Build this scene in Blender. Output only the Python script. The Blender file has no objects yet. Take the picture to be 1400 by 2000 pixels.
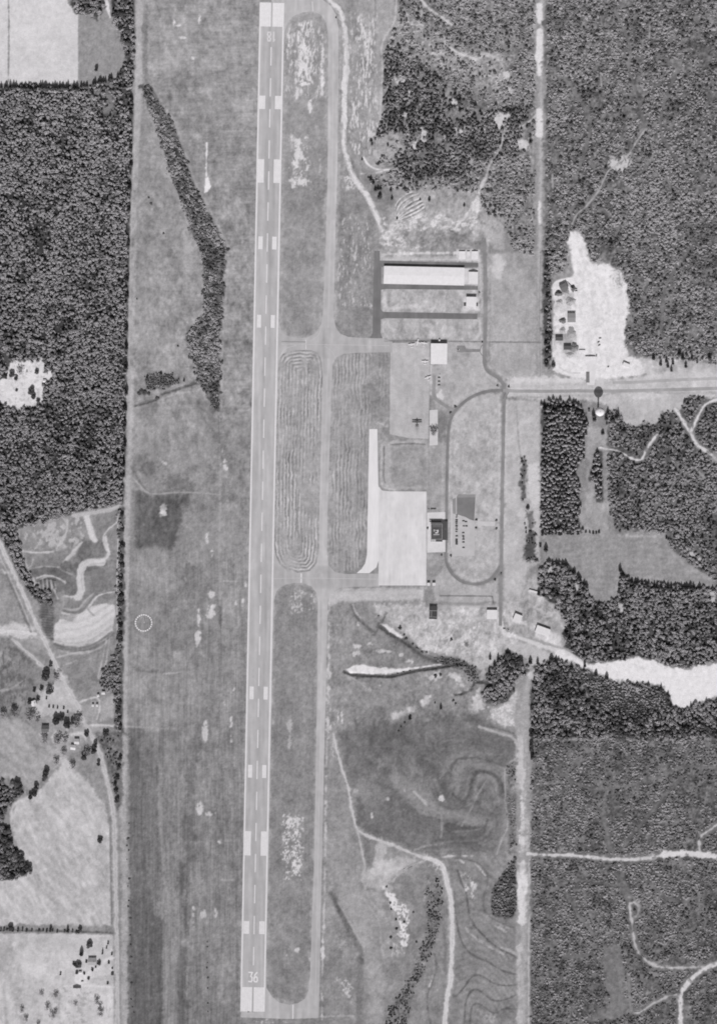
import bpy, math, random
import numpy as np
from mathutils import Vector
from mathutils.geometry import delaunay_2d_cdt

S = bpy.context.scene
COL = S.collection
RNG = np.random.default_rng(7)
random.seed(7)
K = 0.955                      # light reaching a white ground sheet
TINT = (1.0, 0.975, 1.005)

# ------------------------------------------------------------------ plan coordinates
# one unit of plan = one metre, plan x to the east, plan y to the south
PAD = 60
NX, NY = 1400 + 2 * PAD, 2000 + 2 * PAD
def wx(x): return np.asarray(x) - 700.0
def wy(y): return 1000.0 - np.asarray(y)

# ------------------------------------------------------------------ noise fields
def fbm(cx, cy, seed, octv=4, gain=0.6):
    r = np.random.default_rng(seed * 31 + 5)
    kx = np.fft.rfftfreq(NX)[None, :] * cx; ky = np.fft.fftfreq(NY)[:, None] * cy; r2 = kx * kx + ky * ky
    hh = -math.log2(gain); amp = (r2 + .35) ** (-(hh + 1) / 2) * np.exp(-r2 / 4.0 ** octv); amp[0, 0] = 0
    out = np.fft.irfft2(np.fft.rfft2(r.standard_normal((NY, NX))) * amp, s=(NY, NX)).astype(np.float32)
    return out / out.std()
def vnoise(cx, cy, seed): return fbm(cx * 1.6, cy * 1.6, seed, 2, .9)
N_BIG = fbm(220, 220, 1, 4)
N_MID = fbm(48, 48, 2, 4)
N_FIN = fbm(9, 9, 3, 3, .75)
N_GRN = vnoise(1.3, 1.3, 4)
N_STR = fbm(7, 90, 5, 4, .7)        # long north-south streaks
N_STR2 = fbm(3.5, 240, 6, 3, .8)
N_JAG = fbm(14, 14, 7, 3, .65)
N_PAT = fbm(22, 34, 8, 4, .7)
N_RAG = fbm(7, 10, 9, 3, .8)
def fbm_rot(cx, cy, ang, seed, octv=4, gain=.65):
    r = np.random.default_rng(seed * 31 + 5); fx = np.fft.rfftfreq(NX)[None, :]; fy = np.fft.fftfreq(NY)[:, None]; c, s_ = math.cos(ang), math.sin(ang)
    r2 = ((fx * c + fy * s_) * cx) ** 2 + ((-fx * s_ + fy * c) * cy) ** 2
    amp = (r2 + .35) ** (-(1 - math.log2(gain)) / 2) * np.exp(-r2 / 4.0 ** octv); amp[0, 0] = 0
    out = np.fft.irfft2(np.fft.rfft2(r.standard_normal((NY, NX))) * amp, s=(NY, NX)).astype(np.float32); return out / out.std()
N_DIA = fbm_rot(14, 90, math.radians(-28), 10); N_HOR = fbm(60, 7, 11, 3, .7)
YY, XX = np.mgrid[0:NY, 0:NX].astype(np.float32)
XX -= PAD; YY -= PAD

def samp(arr, x, y):
    x = np.clip(np.asarray(x, float) + PAD, 0, NX - 1.001); y = np.clip(np.asarray(y, float) + PAD, 0, NY - 1.001)
    i = x.astype(int); j = y.astype(int); fx = x - i; fy = y - j
    return (arr[j, i] * (1 - fx) + arr[j, i + 1] * fx) * (1 - fy) + (arr[j + 1, i] * (1 - fx) + arr[j + 1, i + 1] * fx) * fy

def spline(p, step=6.0, closed=False):
    p = np.asarray(p, float)
    if len(p) < 3: return p
    n = len(p); out = []
    rng = range(n) if closed else range(n - 1)
    for i in rng:
        p0 = p[(i - 1) % n] if (closed or i > 0) else 2 * p[0] - p[1]
        p1 = p[i]; p2 = p[(i + 1) % n]
        p3 = p[(i + 2) % n] if (closed or i + 2 < n) else 2 * p[-1] - p[-2]
        m = max(1, int(np.hypot(*(p2 - p1)) / step))
        for k in range(m):
            t = k / m
            out.append(.5 * ((2 * p1) + (-p0 + p2) * t + (2 * p0 - 5 * p1 + 4 * p2 - p3) * t * t + (-p0 + 3 * p1 - 3 * p2 + p3) * t ** 3))
    if not closed: out.append(p[-1])
    return np.array(out)

def bbox(p, m):
    p = np.asarray(p, float)
    x0 = int(max(0, math.floor(p[:, 0].min() - m) + PAD)); x1 = int(min(NX, math.ceil(p[:, 0].max() + m) + PAD + 1))
    y0 = int(max(0, math.floor(p[:, 1].min() - m) + PAD)); y1 = int(min(NY, math.ceil(p[:, 1].max() + m) + PAD + 1))
    return slice(y0, max(y1, y0)), slice(x0, max(x1, x0))
def segdist(p, X, Y, closed):
    d = np.full(X.shape, 1e9, np.float32); n = len(p)
    for i in range(n if closed else n - 1):
        a = p[i]; b = p[(i + 1) % n]; e = b - a; L = float(e @ e) + 1e-9
        t = np.clip(((X - a[0]) * e[0] + (Y - a[1]) * e[1]) / L, 0, 1)
        np.minimum(d, (X - a[0] - t * e[0]) ** 2 + (Y - a[1] - t * e[1]) ** 2, out=d)
    return np.sqrt(d)
def inside(p, X, Y):
    c = np.zeros(np.shape(X), bool); n = len(p); j = n - 1
    for i in range(n):
        (xi, yi), (xj, yj) = p[i], p[j]
        if yi != yj:
            c ^= ((yi > Y) != (yj > Y)) & (X < (xj - xi) * (Y - yi) / (yj - yi) + xi)
        j = i
    return c
def polymask(p, soft=3.0, jag=0.0):
    p = np.asarray(p, float); sl = bbox(p, soft + jag * 3 + 2)
    X = XX[sl]; Y = YY[sl]
    d = segdist(p, X, Y, True); d = np.where(inside(p, X, Y), -d, d)
    if jag: d = d + jag * N_JAG[sl]
    return sl, np.clip(.5 - d / max(soft, .01), 0, 1), d
A = 152 + 3.5 * N_BIG + 4.0 * N_MID + 3.5 * N_PAT + 1.5 * N_STR + 1.5 * N_HOR + .8 * N_DIA
NOTREE = np.zeros((NY, NX), np.float32)
DEPTH = np.zeros((NY, NX), np.float32)
def poly(p, v, soft=3, op=1.0, jag=1.0, tex=0.0, clear=False):
    sl, a, d = polymask(p, soft, jag); a = a * op
    val = v + tex * N_MID[sl] + tex * .6 * N_PAT[sl]
    A[sl] = A[sl] * (1 - a) + val * a
    if clear: NOTREE[sl] = np.maximum(NOTREE[sl], a)
def add(p, v, soft=12, jag=4.0):
    sl, a, d = polymask(p, soft, jag); A[sl] += v * a
def stroke(p, w, v, soft=2.0, op=1.0, jag=.5, smooth=True, clear=False, breakup=0.0, depth=0.0):
    p = spline(p) if smooth else np.asarray(p, float)
    sl = bbox(p, w + soft + jag * 3 + 2); X = XX[sl]; Y = YY[sl]
    d = segdist(p, X, Y, False)
    a = np.clip(.5 - (d - w / 2 + jag * N_JAG[sl]) / max(soft, .01), 0, 1) * op
    if breakup: a = a * np.clip(.75 + breakup * N_PAT[sl], 0, 1)
    A[sl] = A[sl] * (1 - a) + v * a
    if clear:
        NOTREE[sl] = np.maximum(NOTREE[sl], np.clip(.5 - (d - w / 2 - 2.0), 0, 1))
    if depth: DEPTH[sl] = np.minimum(DEPTH[sl], -depth * np.clip(1 - d / (w * .62), 0, 1))
def speck(p, v, thr=.3, soft=.5, seed=1, cx=8, cy=12, op=1.0, edge=8, clear=False):
    sl, a, d = polymask(p, edge, 3)
    n = fbm(cx, cy, 100 + seed, 3, .7)[sl]
    a = a * np.clip((n - thr) / soft, 0, 1) * op
    A[sl] = A[sl] * (1 - a) + v * a
    if clear: NOTREE[sl] = np.maximum(NOTREE[sl], a)
def blob(x, y, rx, ry, v, jag=1.6, soft=2.5, op=1.0, clear=False):
    t = np.linspace(0, 2 * np.pi, 14, endpoint=False)
    rag = 1.0 if soft < 4.5 and min(rx, ry) < 16 else 0.0
    p = np.c_[x + (1.15 if rag else 1) * rx * np.cos(t), y + (1.15 if rag else 1) * ry * np.sin(t)]
    sl, a, d = polymask(p, soft, jag)
    if rag:
        n = N_RAG[sl]; a = np.clip(a * 1.25 * np.clip(.75 - d / max(2.5, .5 * min(rx, ry)) * .5 + .62 * n, 0, 1), 0, 1)
    a = a * op; A[sl] = A[sl] * (1 - a) + v * a
    if clear: NOTREE[sl] = np.maximum(NOTREE[sl], a)
def rect(x0, y0, x1, y1): return [(x0, y0), (x1, y0), (x1, y1), (x0, y1)]
def zc(x0, y0, f, pts): return [(x0 + a / f, y0 + b / f) for a, b in pts]

# ------------------------------------------------------------------ woods outlines
W_WEST = [(-58, 174), (20, 168), (60, 166), (100, 169), (165, 170), (205, 160), (235, 152), (261, 132), (261, 300), (258, 420), (253, 600), (250, 850), (246, 985), (190, 992), (120, 1008), (38, 1034), (-58, 1000)]
W_NW1 = [(138, -58), (205, -58), (200, 30), (190, 38), (170, 27), (148, 25), (140, 8)]
W_NW2 = [(222, -58), (264, -58), (264, 130), (250, 150), (232, 150), (248, 122), (244, 95), (234, 62), (220, 32)]
W_ROAD = [(-20, 1030), (30, 1036), (45, 1080), (60, 1130), (78, 1150), (95, 1155), (107, 1190), (98, 1185), (78, 1176), (58, 1155), (32, 1110), (5, 1050)]
W_CLUMP = [(196, 1329), (204, 1306), (220, 1286), (231, 1262), (241, 1236), (241, 1340), (240, 1363), (226, 1356), (208, 1346)]
W_HEDGE = [(233, 992), (243, 992), (243, 1100), (244, 1180), (241, 1250), (232, 1250), (228, 1165), (232, 1080)]
W_HEDGE2 = [(225, 1358), (241, 1360), (241, 1430), (226, 1425)]
W_BRUSH = [(185, 1432), (240, 1430), (240, 1570), (226, 1588), (216, 1545), (205, 1490)]
W_STRIP = [(276, 168), (295, 168), (315, 206), (338, 240), (351, 274), (365, 319), (380, 363), (404, 408), (428, 456), (442, 487), (440, 520), (437, 586), (430, 692), (428, 805), (421, 807), (404, 767), (382, 743), (384, 712), (370, 692), (365, 651), (377, 639), (399, 613), (397, 500), (380, 466), (360, 404), (334, 343), (320, 291), (305, 247), (286, 200)]
W_SW = [(-40, 1529), (10, 1527), (20, 1545), (31, 1524), (51, 1548), (28, 1565), (14, 1579), (7, 1603), (-40, 1606)]
W_SW2 = [(-40, 1613), (17, 1613), (26, 1651), (38, 1661), (62, 1695), (51, 1709), (14, 1718), (-40, 1718)]
W_NEYOUNG = [(1064, -58), (1458, -58), (1458, 720), (1270, 700), (1240, 692), (1222, 672), (1222, 640), (1230, 600), (1226, 555), (1212, 530), (1185, 514), (1152, 508), (1142, 470), (1130, 450), (1112, 455), (1104, 480), (1108, 520), (1078, 540), (1064, 500)]
W_NCYOUNG = [(780, -58), (1044, -58), (1044, 500), (1000, 490), (985, 425), (955, 420), (930, 380), (880, 370), (800, 375), (750, 365), (715, 350), (740, 300), (770, 255), (748, 200), (750, 100), (775, 45)]
W_NCPINE = [(745, 95), (772, 98), (800, 120), (850, 150), (900, 190), (950, 215), (1040, 210), (1044, 290), (990, 310), (930, 335), (880, 345), (820, 355), (775, 345), (760, 320), (780, 290), (820, 260), (760, 262), (722, 285), (740, 245), (748, 200)]
W_ESTRIP = [(1060, 490), (1076, 490), (1077, 640), (1074, 715), (1061, 715)]
W_CPINE = [(1058, 787), (1075, 783), (1125, 784), (1143, 808), (1144, 839), (1139, 894), (1126, 918), (1132, 956), (1130, 1000), (1134, 1040), (1056, 1041)]
W_CMID = [(1163, 880), (1178, 880), (1180, 980), (1164, 978), (1160, 945), (1150, 935)]
W_EAST = [(1187, 802), (1211, 808), (1218, 829), (1235, 834), (1259, 824), (1280, 834), (1294, 808), (1324, 805), (1345, 771), (1458, 790), (1458, 1170), (1400, 1137), (1369, 1116), (1338, 1096), (1311, 1072), (1297, 1046), (1280, 1038), (1204, 1031), (1190, 1000), (1186, 900)]
W_F = [(1052, 1120), (1071, 1096), (1112, 1100), (1130, 1125), (1146, 1150), (1158, 1172), (1180, 1178), (1203, 1166), (1208, 1138), (1209, 1108), (1222, 1122), (1240, 1136), (1275, 1138), (1310, 1145), (1372, 1142), (1458, 1165), (1458, 1290), (1400, 1293), (1340, 1304), (1300, 1300), (1280, 1288), (1240, 1283), (1200, 1291), (1150, 1296), (1120, 1278), (1104, 1262), (1099, 1235), (1108, 1225), (1098, 1205), (1082, 1180), (1055, 1162)]
W_G = [(1040, 1298), (1060, 1286), (1082, 1279), (1100, 1297), (1118, 1304), (1140, 1305), (1160, 1315), (1185, 1328), (1230, 1335), (1273, 1338), (1294, 1342), (1306, 1360), (1314, 1381), (1338, 1386), (1362, 1376), (1458, 1355), (1458, 1444), (1040, 1444), (1037, 1380)]
W_GW = [(945, 1335), (952, 1312), (972, 1292), (990, 1268), (1005, 1274), (1022, 1290), (1032, 1312), (1012, 1322), (1002, 1346), (990, 1372), (965, 1378), (942, 1362)]
W_SE = [(1040, 1446), (1458, 1446), (1458, 2058), (1036, 2058), (1036, 1700), (1038, 1600)]
W_TRI = [(1006, 1675), (1008, 1790), (985, 1795), (962, 1788), (958, 1765), (962, 1735), (985, 1700)]
W_GULLY = [(832, 1710), (850, 1710), (866, 1745), (860, 1790), (852, 1830), (838, 1870), (828, 1905), (812, 1925), (800, 1965), (790, 2010), (752, 2010), (758, 1965), (785, 1935), (808, 1890), (822, 1850), (836, 1800), (830, 1750)]
W_CREEK = [(848, 1286), (880, 1284), (905, 1292), (925, 1303), (940, 1325), (925, 1335), (905, 1318), (890, 1303), (865, 1297)]
W_ESHRUB = [(1018, 893), (1029, 893), (1027, 940), (1024, 982), (1017, 980), (1016, 930)]
W_ESHRUB2 = [(1027, 1000), (1040, 1000), (1046, 1060), (1050, 1096), (1024, 1100), (1028, 1050)]
W_BANK = [(990, 1492), (1008, 1488), (1010, 1665), (990, 1668), (994, 1615), (988, 1560)]
W_WCRK = [(283, 735), (310, 728), (340, 730), (350, 748), (320, 758), (288, 762)]
# ------------------------------------------------------------------ ground tones
# west
poly(rect(-60, -60, 154, 164), 204, 2, 1, .6, 2.0)
poly([(154, -60), (210, -60), (217, 34), (232, 60), (246, 100), (252, 120), (232, 146), (205, 152), (170, 168), (154, 168)], 152, 2, 1, .6, 1.5)
stroke([(17, -60), (18, 60), (17, 160)], 2.5, 125, 2, .8, .6)
stroke([(154, 0), (154, 165)], 1.5, 150, 2, .7, .3)
poly([(205, 0), (211, 0), (219, 34), (215, 36), (209, 22)], 212, 2, 1, .6, 0, True)
for p in (W_WEST, W_NW1, W_NW2, W_ROAD): poly(p, 78, 6, 1, 2.5, 7)  # wood floors painted dark, canopy shade in the gaps put into the tone
poly([(160, 170), (225, 158), (235, 200), (225, 225), (195, 222), (165, 200)], 128, 10, .8, 4, 6)
NOTREE_PATCH = [(165, 172), (222, 160), (232, 195), (220, 220), (195, 218), (168, 200)]
speck(NOTREE_PATCH, 140, -.2, .6, 61, 8, 14, .7, 8, True)
stroke([(272, -60), (272, 60), (270, 200), (265, 320), (261, 450), (258, 600), (255, 760), (252, 900), (248, 1000), (246, 1200), (244, 1450), (240, 1560), (244, 1700), (246, 2060)], 15, 184, 5, .95, 1.6, True, True, .12)
stroke([(268, -60), (268, 60), (266, 200), (261, 320), (257, 450), (254, 600), (251, 760)], 3, 186, 3, .6, .6)
stroke([(285, 30), (283, 100), (288, 160)], 10, 132, 3, .9, 1.5, True, False, .3)
poly([(278, 196), (300, 240), (320, 291), (334, 343), (360, 404), (380, 466), (397, 500), (399, 613), (372, 640), (370, 692), (384, 712), (380, 735), (345, 735), (310, 728), (266, 745), (266, 600), (270, 400)], 158, 5, .9, 1.5, 4)
poly(rect(272, 390, 350, 500), 146, 40, .6, 8, 3)
stroke([(280, 205), (278, 300), (274, 380)], 6, 146, 6, .6, 1)
stroke([(272, 395), (300, 375), (320, 365)], 3, 174, 3, .6)
poly(W_STRIP, 96, 5, 1, 2.5, 5)
for off in (-3, ): stroke([(298, 165), (318, 204), (341, 238), (355, 274), (369, 319), (384, 363), (408, 406), (432, 454), (446, 490), (443, 560), (436, 650), (432, 800)], 4, 172, 4, .8, .8)
stroke([(284, 205), (303, 250), (318, 294), (332, 345), (358, 406), (378, 468), (394, 502), (396, 612)], 3, 172, 4, .7, .8)
poly([(268, 735), (340, 728), (385, 715), (392, 745), (345, 775), (268, 800)], 158, 8, .7, 3, 5)
poly(W_WCRK, 105, 4, .9, 2, 4)
stroke([(264, 792), (290, 785), (310, 778), (316, 770), (345, 760), (388, 746)], 5, 112, 3, .9, 1.0, True, False, 0, 1.8)
blob(278, 765, 9, 5, 92, 2); stroke([(310, 782), (345, 769), (385, 763), (396, 755)], 3, 180, 3, .7)
poly([(268, 802), (388, 766), (425, 810), (427, 1000), (425, 1440), (250, 1440), (255, 1000), (262, 860)], 150, 6, .9, 2, 5)
stroke([(428, 808), (430, 900), (430, 1000), (428, 1100), (430, 1185)], 3.5, 172, 3, .7, .8)
stroke([(427, 812), (429, 865)], 2, 112, 2, .8, .3)
stroke([(430, 1185), (431, 1235)], 4, 118, 3, .9, 1)
blob(288, 916, 14, 12, 128, 4, 10); blob(345, 945, 30, 20, 130, 5, 12); blob(350, 985, 12, 30, 116, 4, 12); blob(285, 985, 14, 14, 117, 4, 10); blob(372, 1130, 14, 28, 132, 4, 10); blob(366, 1120, 6, 18, 126, 3, 8)
poly([(266, 960), (300, 966), (375, 962), (364, 985), (352, 1030), (335, 1073), (266, 1070)], 116, 9, 1, 1.6, 6)
blob(318, 998, 5, 10, 200, 3, 5, .8); blob(318, 905, 5, 4, 196, 2)
stroke([(257, 912), (272, 938), (285, 957)], 4, 125, 3, .7)
stroke([(262, 935), (285, 960), (305, 965), (340, 962), (375, 962), (430, 966)], 2.5, 180, 2, .75)
for x, y, rx, ry in [(356, 74, 8, 2), (348, 50, 5, 2), (389, 38, 2, 8), (377, 113, 2, 2), (377, 145, 3, 2), (340, 44, 2, 4), (318, 1002, 3, 5), (435, 880, 2, 3), (440, 900, 3, 4), (440, 912, 4, 5), (413, 1161, 5, 6), (411, 1195, 7, 12), (417, 1184, 5, 3), (388, 1206, 3, 16), (387, 1248, 5, 14), (401, 1428, 6, 19), (390, 1580, 6, 11), (408, 1590, 6, 4), (397, 1786, 5, 8), (378, 1805, 2, 8), (378, 1780, 1.6, 8), (421, 1785, 2.2, 9), (421, 1590, 1.6, 10), (365, 1925, 2.2, 22), (405, 1050, 2, 10), (414, 1080, 2, 8), (428, 1645, 3, 3), (452, 1410, 2, 9), (452, 1443, 2, 6), (440, 1375, 2, 3), (458, 1345, 2, 4), (480, 1140, 2, 5), (462, 1180, 2, 5), (474, 1178, 2, 7), (372, 1640, 4, 8)]:
    blob(x, y, rx, ry, 214, 1.2, 3, .85)
stroke([(404, 280), (403, 345)], 2.6, 224, 1.5, .95, .5)
poly([(400, 347), (407, 346), (409, 358), (413, 364), (405, 374), (400, 376), (401, 362)], 226, 1.5, 1, .8)
for p in ([(421, 1719), (462, 1719)], [(437, 1135), (480, 1135)], [(315, 1316), (332, 1315), (353, 1313)]):
    stroke(p, 2.6, 196, 2, .8, .6, False, False, .35)
stroke([(168, 1421), (215, 1417), (245, 1419), (300, 1422), (352, 1424)], 3, 178, 2.5, .6)
stroke([(268, 1308), (285, 1312), (305, 1311)], 5, 126, 4, .8)
for x, y in ((340, 1190), (346, 1190), (341, 1197), (341, 1275), (341, 1283), (340, 1300), (352, 1275)): blob(x, y, 2.5, 2.5, 190, 1, 3, .6)
# west verge of the runway: long streaky grass
for pp, v in (([(434, 480), (503, 200), (503, 480), (490, 1000), (430, 1000)], -3), (rect(432, 1000, 487, 1500), 0), (rect(377, 1430, 470, 2060), -4), (rect(300, 0, 505, 200), 3), (rect(330, 1080, 430, 1430), -4)): add(pp, v, 30, 6)
poly([(252, 1425), (300, 1426), (330, 1432), (318, 1560), (312, 1700), (318, 2060), (250, 2060), (252, 1700)], 137, 8, .9, 2, 3)
poly([(253, 1738), (295, 1736), (302, 1788), (318, 1795), (320, 2060), (250, 2060)], 121, 4, .9, 1.5, 3)
poly([(322, 1795), (342, 1795), (343, 2060), (322, 2060)], 152, 8, .7, 2, 3)
for p, v, w in (([(313, 1500), (312, 1600), (320, 1690), (326, 1790)], 165, 4), ([(345, 1680), (338, 1800), (340, 2060)], 160, 6), ([(327, 1440), (322, 1560), (328, 1690)], 158, 7), ([(416, 1430), (414, 1700), (408, 2060)], 158, 5), ([(375, 1300), (360, 1560)], 156, 6)):
    stroke(p, w, v, 8, .6, 2, True, False, .3)
for x, y, rx, ry, v in ((360, 1712, 9, 32, 122), (356, 1930, 11, 70, 124), (368, 1628, 11, 36, 126), (372, 1535, 8, 36, 138), (376, 1130, 14, 26, 136), (300, 1880, 14, 80, 120), (364, 1800, 5, 30, 128)): blob(x, y, rx, ry, v, 3, 12, .85)
zl = lambda pts: zc(240, 1380, 3.225, pts)
add(rect(252, 1430, 470, 2060), -5, 30, 6)
poly(zl([(45, 140), (135, 140), (135, 900), (170, 1160), (45, 1160)]), 124, 4, .8, 1.5, 4); poly(zl([(245, 140), (365, 140), (360, 560), (350, 900), (250, 900)]), 138, 6, .6, 2, 4)
for p, w, v in (([(212, 0), (215, 300), (240, 400), (225, 560), (245, 900), (270, 1100), (300, 1300), (310, 1500), (280, 1700)], 6, 166), ([(355, 480), (350, 700)], 3, 160), ([(360, 980), (365, 1100), (355, 1200)], 12, 108), ([(400, 1200), (395, 1330), (400, 1430)], 5, 112), ([(415, 700), (410, 780), (430, 850), (420, 940)], 18, 116), ([(430, 360), (425, 560)], 12, 124), ([(470, 150), (455, 330)], 12, 124), ([(385, 1540), (370, 1640), (360, 1800), (370, 1990)], 18, 114), ([(405, 1860), (405, 2000)], 6, 108), ([(540, 1480), (535, 1700), (545, 2000)], 3, 122), ([(575, 200), (570, 560)], 4, 124), ([(325, 1200), (330, 1600), (315, 2000)], 10, 160), ([(300, 930), (330, 930), (380, 970)], 5, 162)): stroke(zl(p), w, v, 8, .7, 2.0, True, False, .2)
blob(364, 1839, 10, 6, 166, 3, 8)
sl = (slice(PAD + 1080, NY), slice(PAD + 250, PAD + 480)); A[sl] += 3.2 * N_STR[sl] + 2.0 * N_STR2[sl]
sl = (slice(0, PAD + 820), slice(PAD + 285, PAD + 506)); A[sl] += 2.2 * N_DIA[sl] + 2.5 * N_HOR[sl] + 2 * N_PAT[sl]
sl = (slice(PAD + 380, PAD + 1000), slice(PAD + 255, PAD + 490)); A[sl] += 3.0 * N_PAT[sl] + .8 * N_DIA[sl]
# contour-ploughed field in the west
F1 = [(36, 1034), (120, 1012), (180, 1000), (232, 996), (233, 1080), (230, 1165), (230, 1250), (206, 1320), (195, 1335), (150, 1365), (118, 1300), (104, 1256), (106, 1200), (80, 1150), (60, 1130), (48, 1080)]
poly(F1, 146, 3, 1, 1, 5)
speck([(38, 1036), (120, 1012), (170, 1002), (165, 1060), (110, 1080), (50, 1080)], 190, -.1, .9, 11, 18, 26, .85)
sl, a, d = polymask([(50, 1080), (165, 1060), (228, 1000), (230, 1150), (195, 1158), (150, 1165), (105, 1190)], 10, 2)
f = YY[sl] + 14 * np.sin(XX[sl] / 16) + 9 * N_BIG[sl] + 3 * N_MID[sl]
A[sl] += a * (6 * np.sin(f / 2.6) - 10 + 6 * N_MID[sl])
for p, w, v in (([(171, 1004), (174, 1018), (180, 1036), (187, 1055)], 9, 206), ([(222, 1030), (208, 1046), (206, 1062), (212, 1079), (206, 1091), (186, 1098)], 5, 202), ([(200, 1098), (178, 1098), (160, 1109), (157, 1135), (161, 1152), (152, 1166)], 15, 206), ([(230, 1151), (195, 1159), (178, 1175), (161, 1195), (144, 1199), (122, 1197)], 4.5, 200), ([(42, 1075), (75, 1080), (105, 1078)], 3, 196), ([(132, 1015), (130, 1040), (118, 1062)], 4, 190), ([(160, 1060), (140, 1085), (125, 1098)], 6, 184), ([(70, 1140), (95, 1125), (118, 1130), (130, 1145)], 4, 180), ([(122, 1165), (150, 1166), (160, 1168)], 3, 192), ([(55, 1105), (64, 1092)], 3, 190), ([(120, 1080), (118, 1110), (140, 1122)], 2, 176)):
    stroke(p, w, v, 2.5, .9, .7)
stroke([(204, 1100), (176, 1103), (163, 1114), (160, 1136), (163, 1152)], 2, 178, 1.5, .8, .3)
stroke([(216, 1045), (211, 1062), (216, 1079)], 1.6, 160, 1.5, .7, .3)
BL = [(224, 1178), (200, 1180), (171, 1188), (147, 1205), (122, 1204), (106, 1222), (104, 1254), (130, 1262), (151, 1264), (192, 1254), (221, 1232), (226, 1200)]
poly(BL, 206, 3, 1, 1)
sl, a, d = polymask(BL, 3, 1)
f = YY[sl] + .0045 * (XX[sl] - 150) ** 2 + .22 * (XX[sl] - 150) + 1.0 * N_MID[sl]
A[sl] -= a * (9 * (np.sin(f / 2.6) > .4) + 10 * np.clip((f - 1243) / 12, 0, 1))
zw = lambda pts: zc(20, 985, 6.087, pts)
poly(zw([(960, 130), (1290, 130), (1275, 600), (1150, 640), (1180, 560), (1130, 380), (1080, 420), (1030, 420)]), 142, 3, .85, .6, 3)
poly(zw([(860, 420), (1030, 440), (1120, 420), (1130, 620), (1060, 640), (900, 640), (800, 580)]), 124, 5, .85, 1.2, 4); poly(zw([(1050, 300), (1230, 160), (1290, 150), (1150, 300)]), 128, 4, .7, 1)
poly(zw([(150, 580), (520, 570), (640, 560), (700, 720), (590, 740), (420, 735), (230, 760)]), 143, 3, .85, 1, 4); poly(zw([(230, 770), (420, 745), (590, 755), (690, 840), (790, 900), (790, 1080), (650, 1080), (620, 900), (430, 830), (330, 870), (270, 880)]), 129, 4, .85, 1, 4)
poly(zw([(920, 780), (1280, 720), (1285, 990), (1050, 1050), (880, 1100), (900, 900)]), 138, 3, .85, 1, 4)
for p, w, v in (([(640, 1265), (740, 1292), (850, 1272), (930, 1185), (1010, 1085), (1140, 1040), (1290, 1012)], 4.5, 132), ([(650, 1240), (740, 1258), (830, 1230), (900, 1140), (1000, 1050)], 3.5, 176), ([(640, 1300), (740, 1328), (870, 1300), (960, 1190), (1060, 1080), (1290, 1030)], 3, 200), ([(760, 130), (900, 112), (1050, 88), (1200, 60), (1300, 20)], 8, 188), ([(910, 150), (930, 270), (970, 380), (1015, 430)], 9, 208), ([(1290, 200), (1180, 290), (1115, 370), (1110, 440), (1150, 540), (1175, 600), (1150, 640)], 3, 202), ([(1140, 380), (1165, 520), (1185, 590)], 4, 206), ([(140, 560), (250, 572), (400, 572), (520, 562)], 2.6, 202), ([(240, 765), (420, 738), (580, 748)], 2.5, 172), ([(180, 660), (210, 760), (250, 735), (275, 660)], 2.5, 196), ([(640, 170), (680, 240), (665, 340), (600, 450), (560, 520)], 4, 190), ([(860, 450), (760, 550), (650, 680)], 4, 194), ([(660, 690), (700, 750), (620, 720)], 6, 120), ([(640, 1080), (720, 1100), (800, 1090)], 3, 202), ([(640, 1110), (630, 1230)], 3, 168), ([(280, 880), (290, 960)], 5, 200), ([(320, 880), (420, 845), (520, 860), (620, 900), (660, 940)], 3, 196), ([(330, 920), (440, 885), (540, 905)], 3, 84), ([(500, 960), (570, 1120)], 3, 190), ([(1240, 1420), (1000, 1590), (860, 1640), (700, 1650), (540, 1620)], 1.8, 178), ([(1210, 1520), (1000, 1660), (850, 1710), (700, 1700), (540, 1670)], 3, 134), ([(1200, 1560), (1000, 1690), (850, 1730), (650, 1745)], 2, 184), ([(1190, 1590), (1010, 1705), (850, 1752)], 2.4, 138), ([(1290, 100), (1290, 400), (1275, 800), (1270, 1000)], 2.4, 204)): stroke(zw(p), w, v, 2, .9, .5)
poly(zw([(600, 1310), (800, 1340), (740, 1380), (610, 1370)]), 160, 4, .8, 1); poly(zc(20, 985, 6.087, [(-120, 1440), (60, 1400), (300, 1460), (310, 1570), (80, 1600), (-120, 1570)]), 206, 5, .85, 2, 3)
stroke([(170, 1186), (176, 1195), (184, 1202)], 3, 160, 2, .8); blob(131, 1206, 12, 5, 165, 2)
for p, v in (([(106, 1258), (150, 1270), (192, 1262), (224, 1236)], 122), ([(120, 1272), (160, 1277), (195, 1266), (212, 1250)], 182), ([(112, 1266), (160, 1272), (205, 1252)], 128), ([(208, 1250), (200, 1290), (192, 1322)], 190), ([(215, 1245), (206, 1300), (194, 1325)], 188), ([(110, 1284), (150, 1275), (180, 1272)], 190), ([(124, 1300), (150, 1290)], 180)): stroke(p, 3, v, 2.5, .8)
poly([(84, 1155), (108, 1190), (104, 1250), (84, 1235), (76, 1185)], 120, 5, .85, 2, 5)
for k in range(14): stroke([(80 + k * .4, 1180 + k * 5), (104, 1182 + k * 5)], 1.5, 90, 1.5, .6, .5, False)
for k in range(9): stroke([(76 + 4 * k, 1136 - 6 * math.sin(k / 2.5)), (78 + 4 * k, 1150)], 1.6, 96 if k % 2 else 190, 1.5, .8, .5, False)
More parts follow.
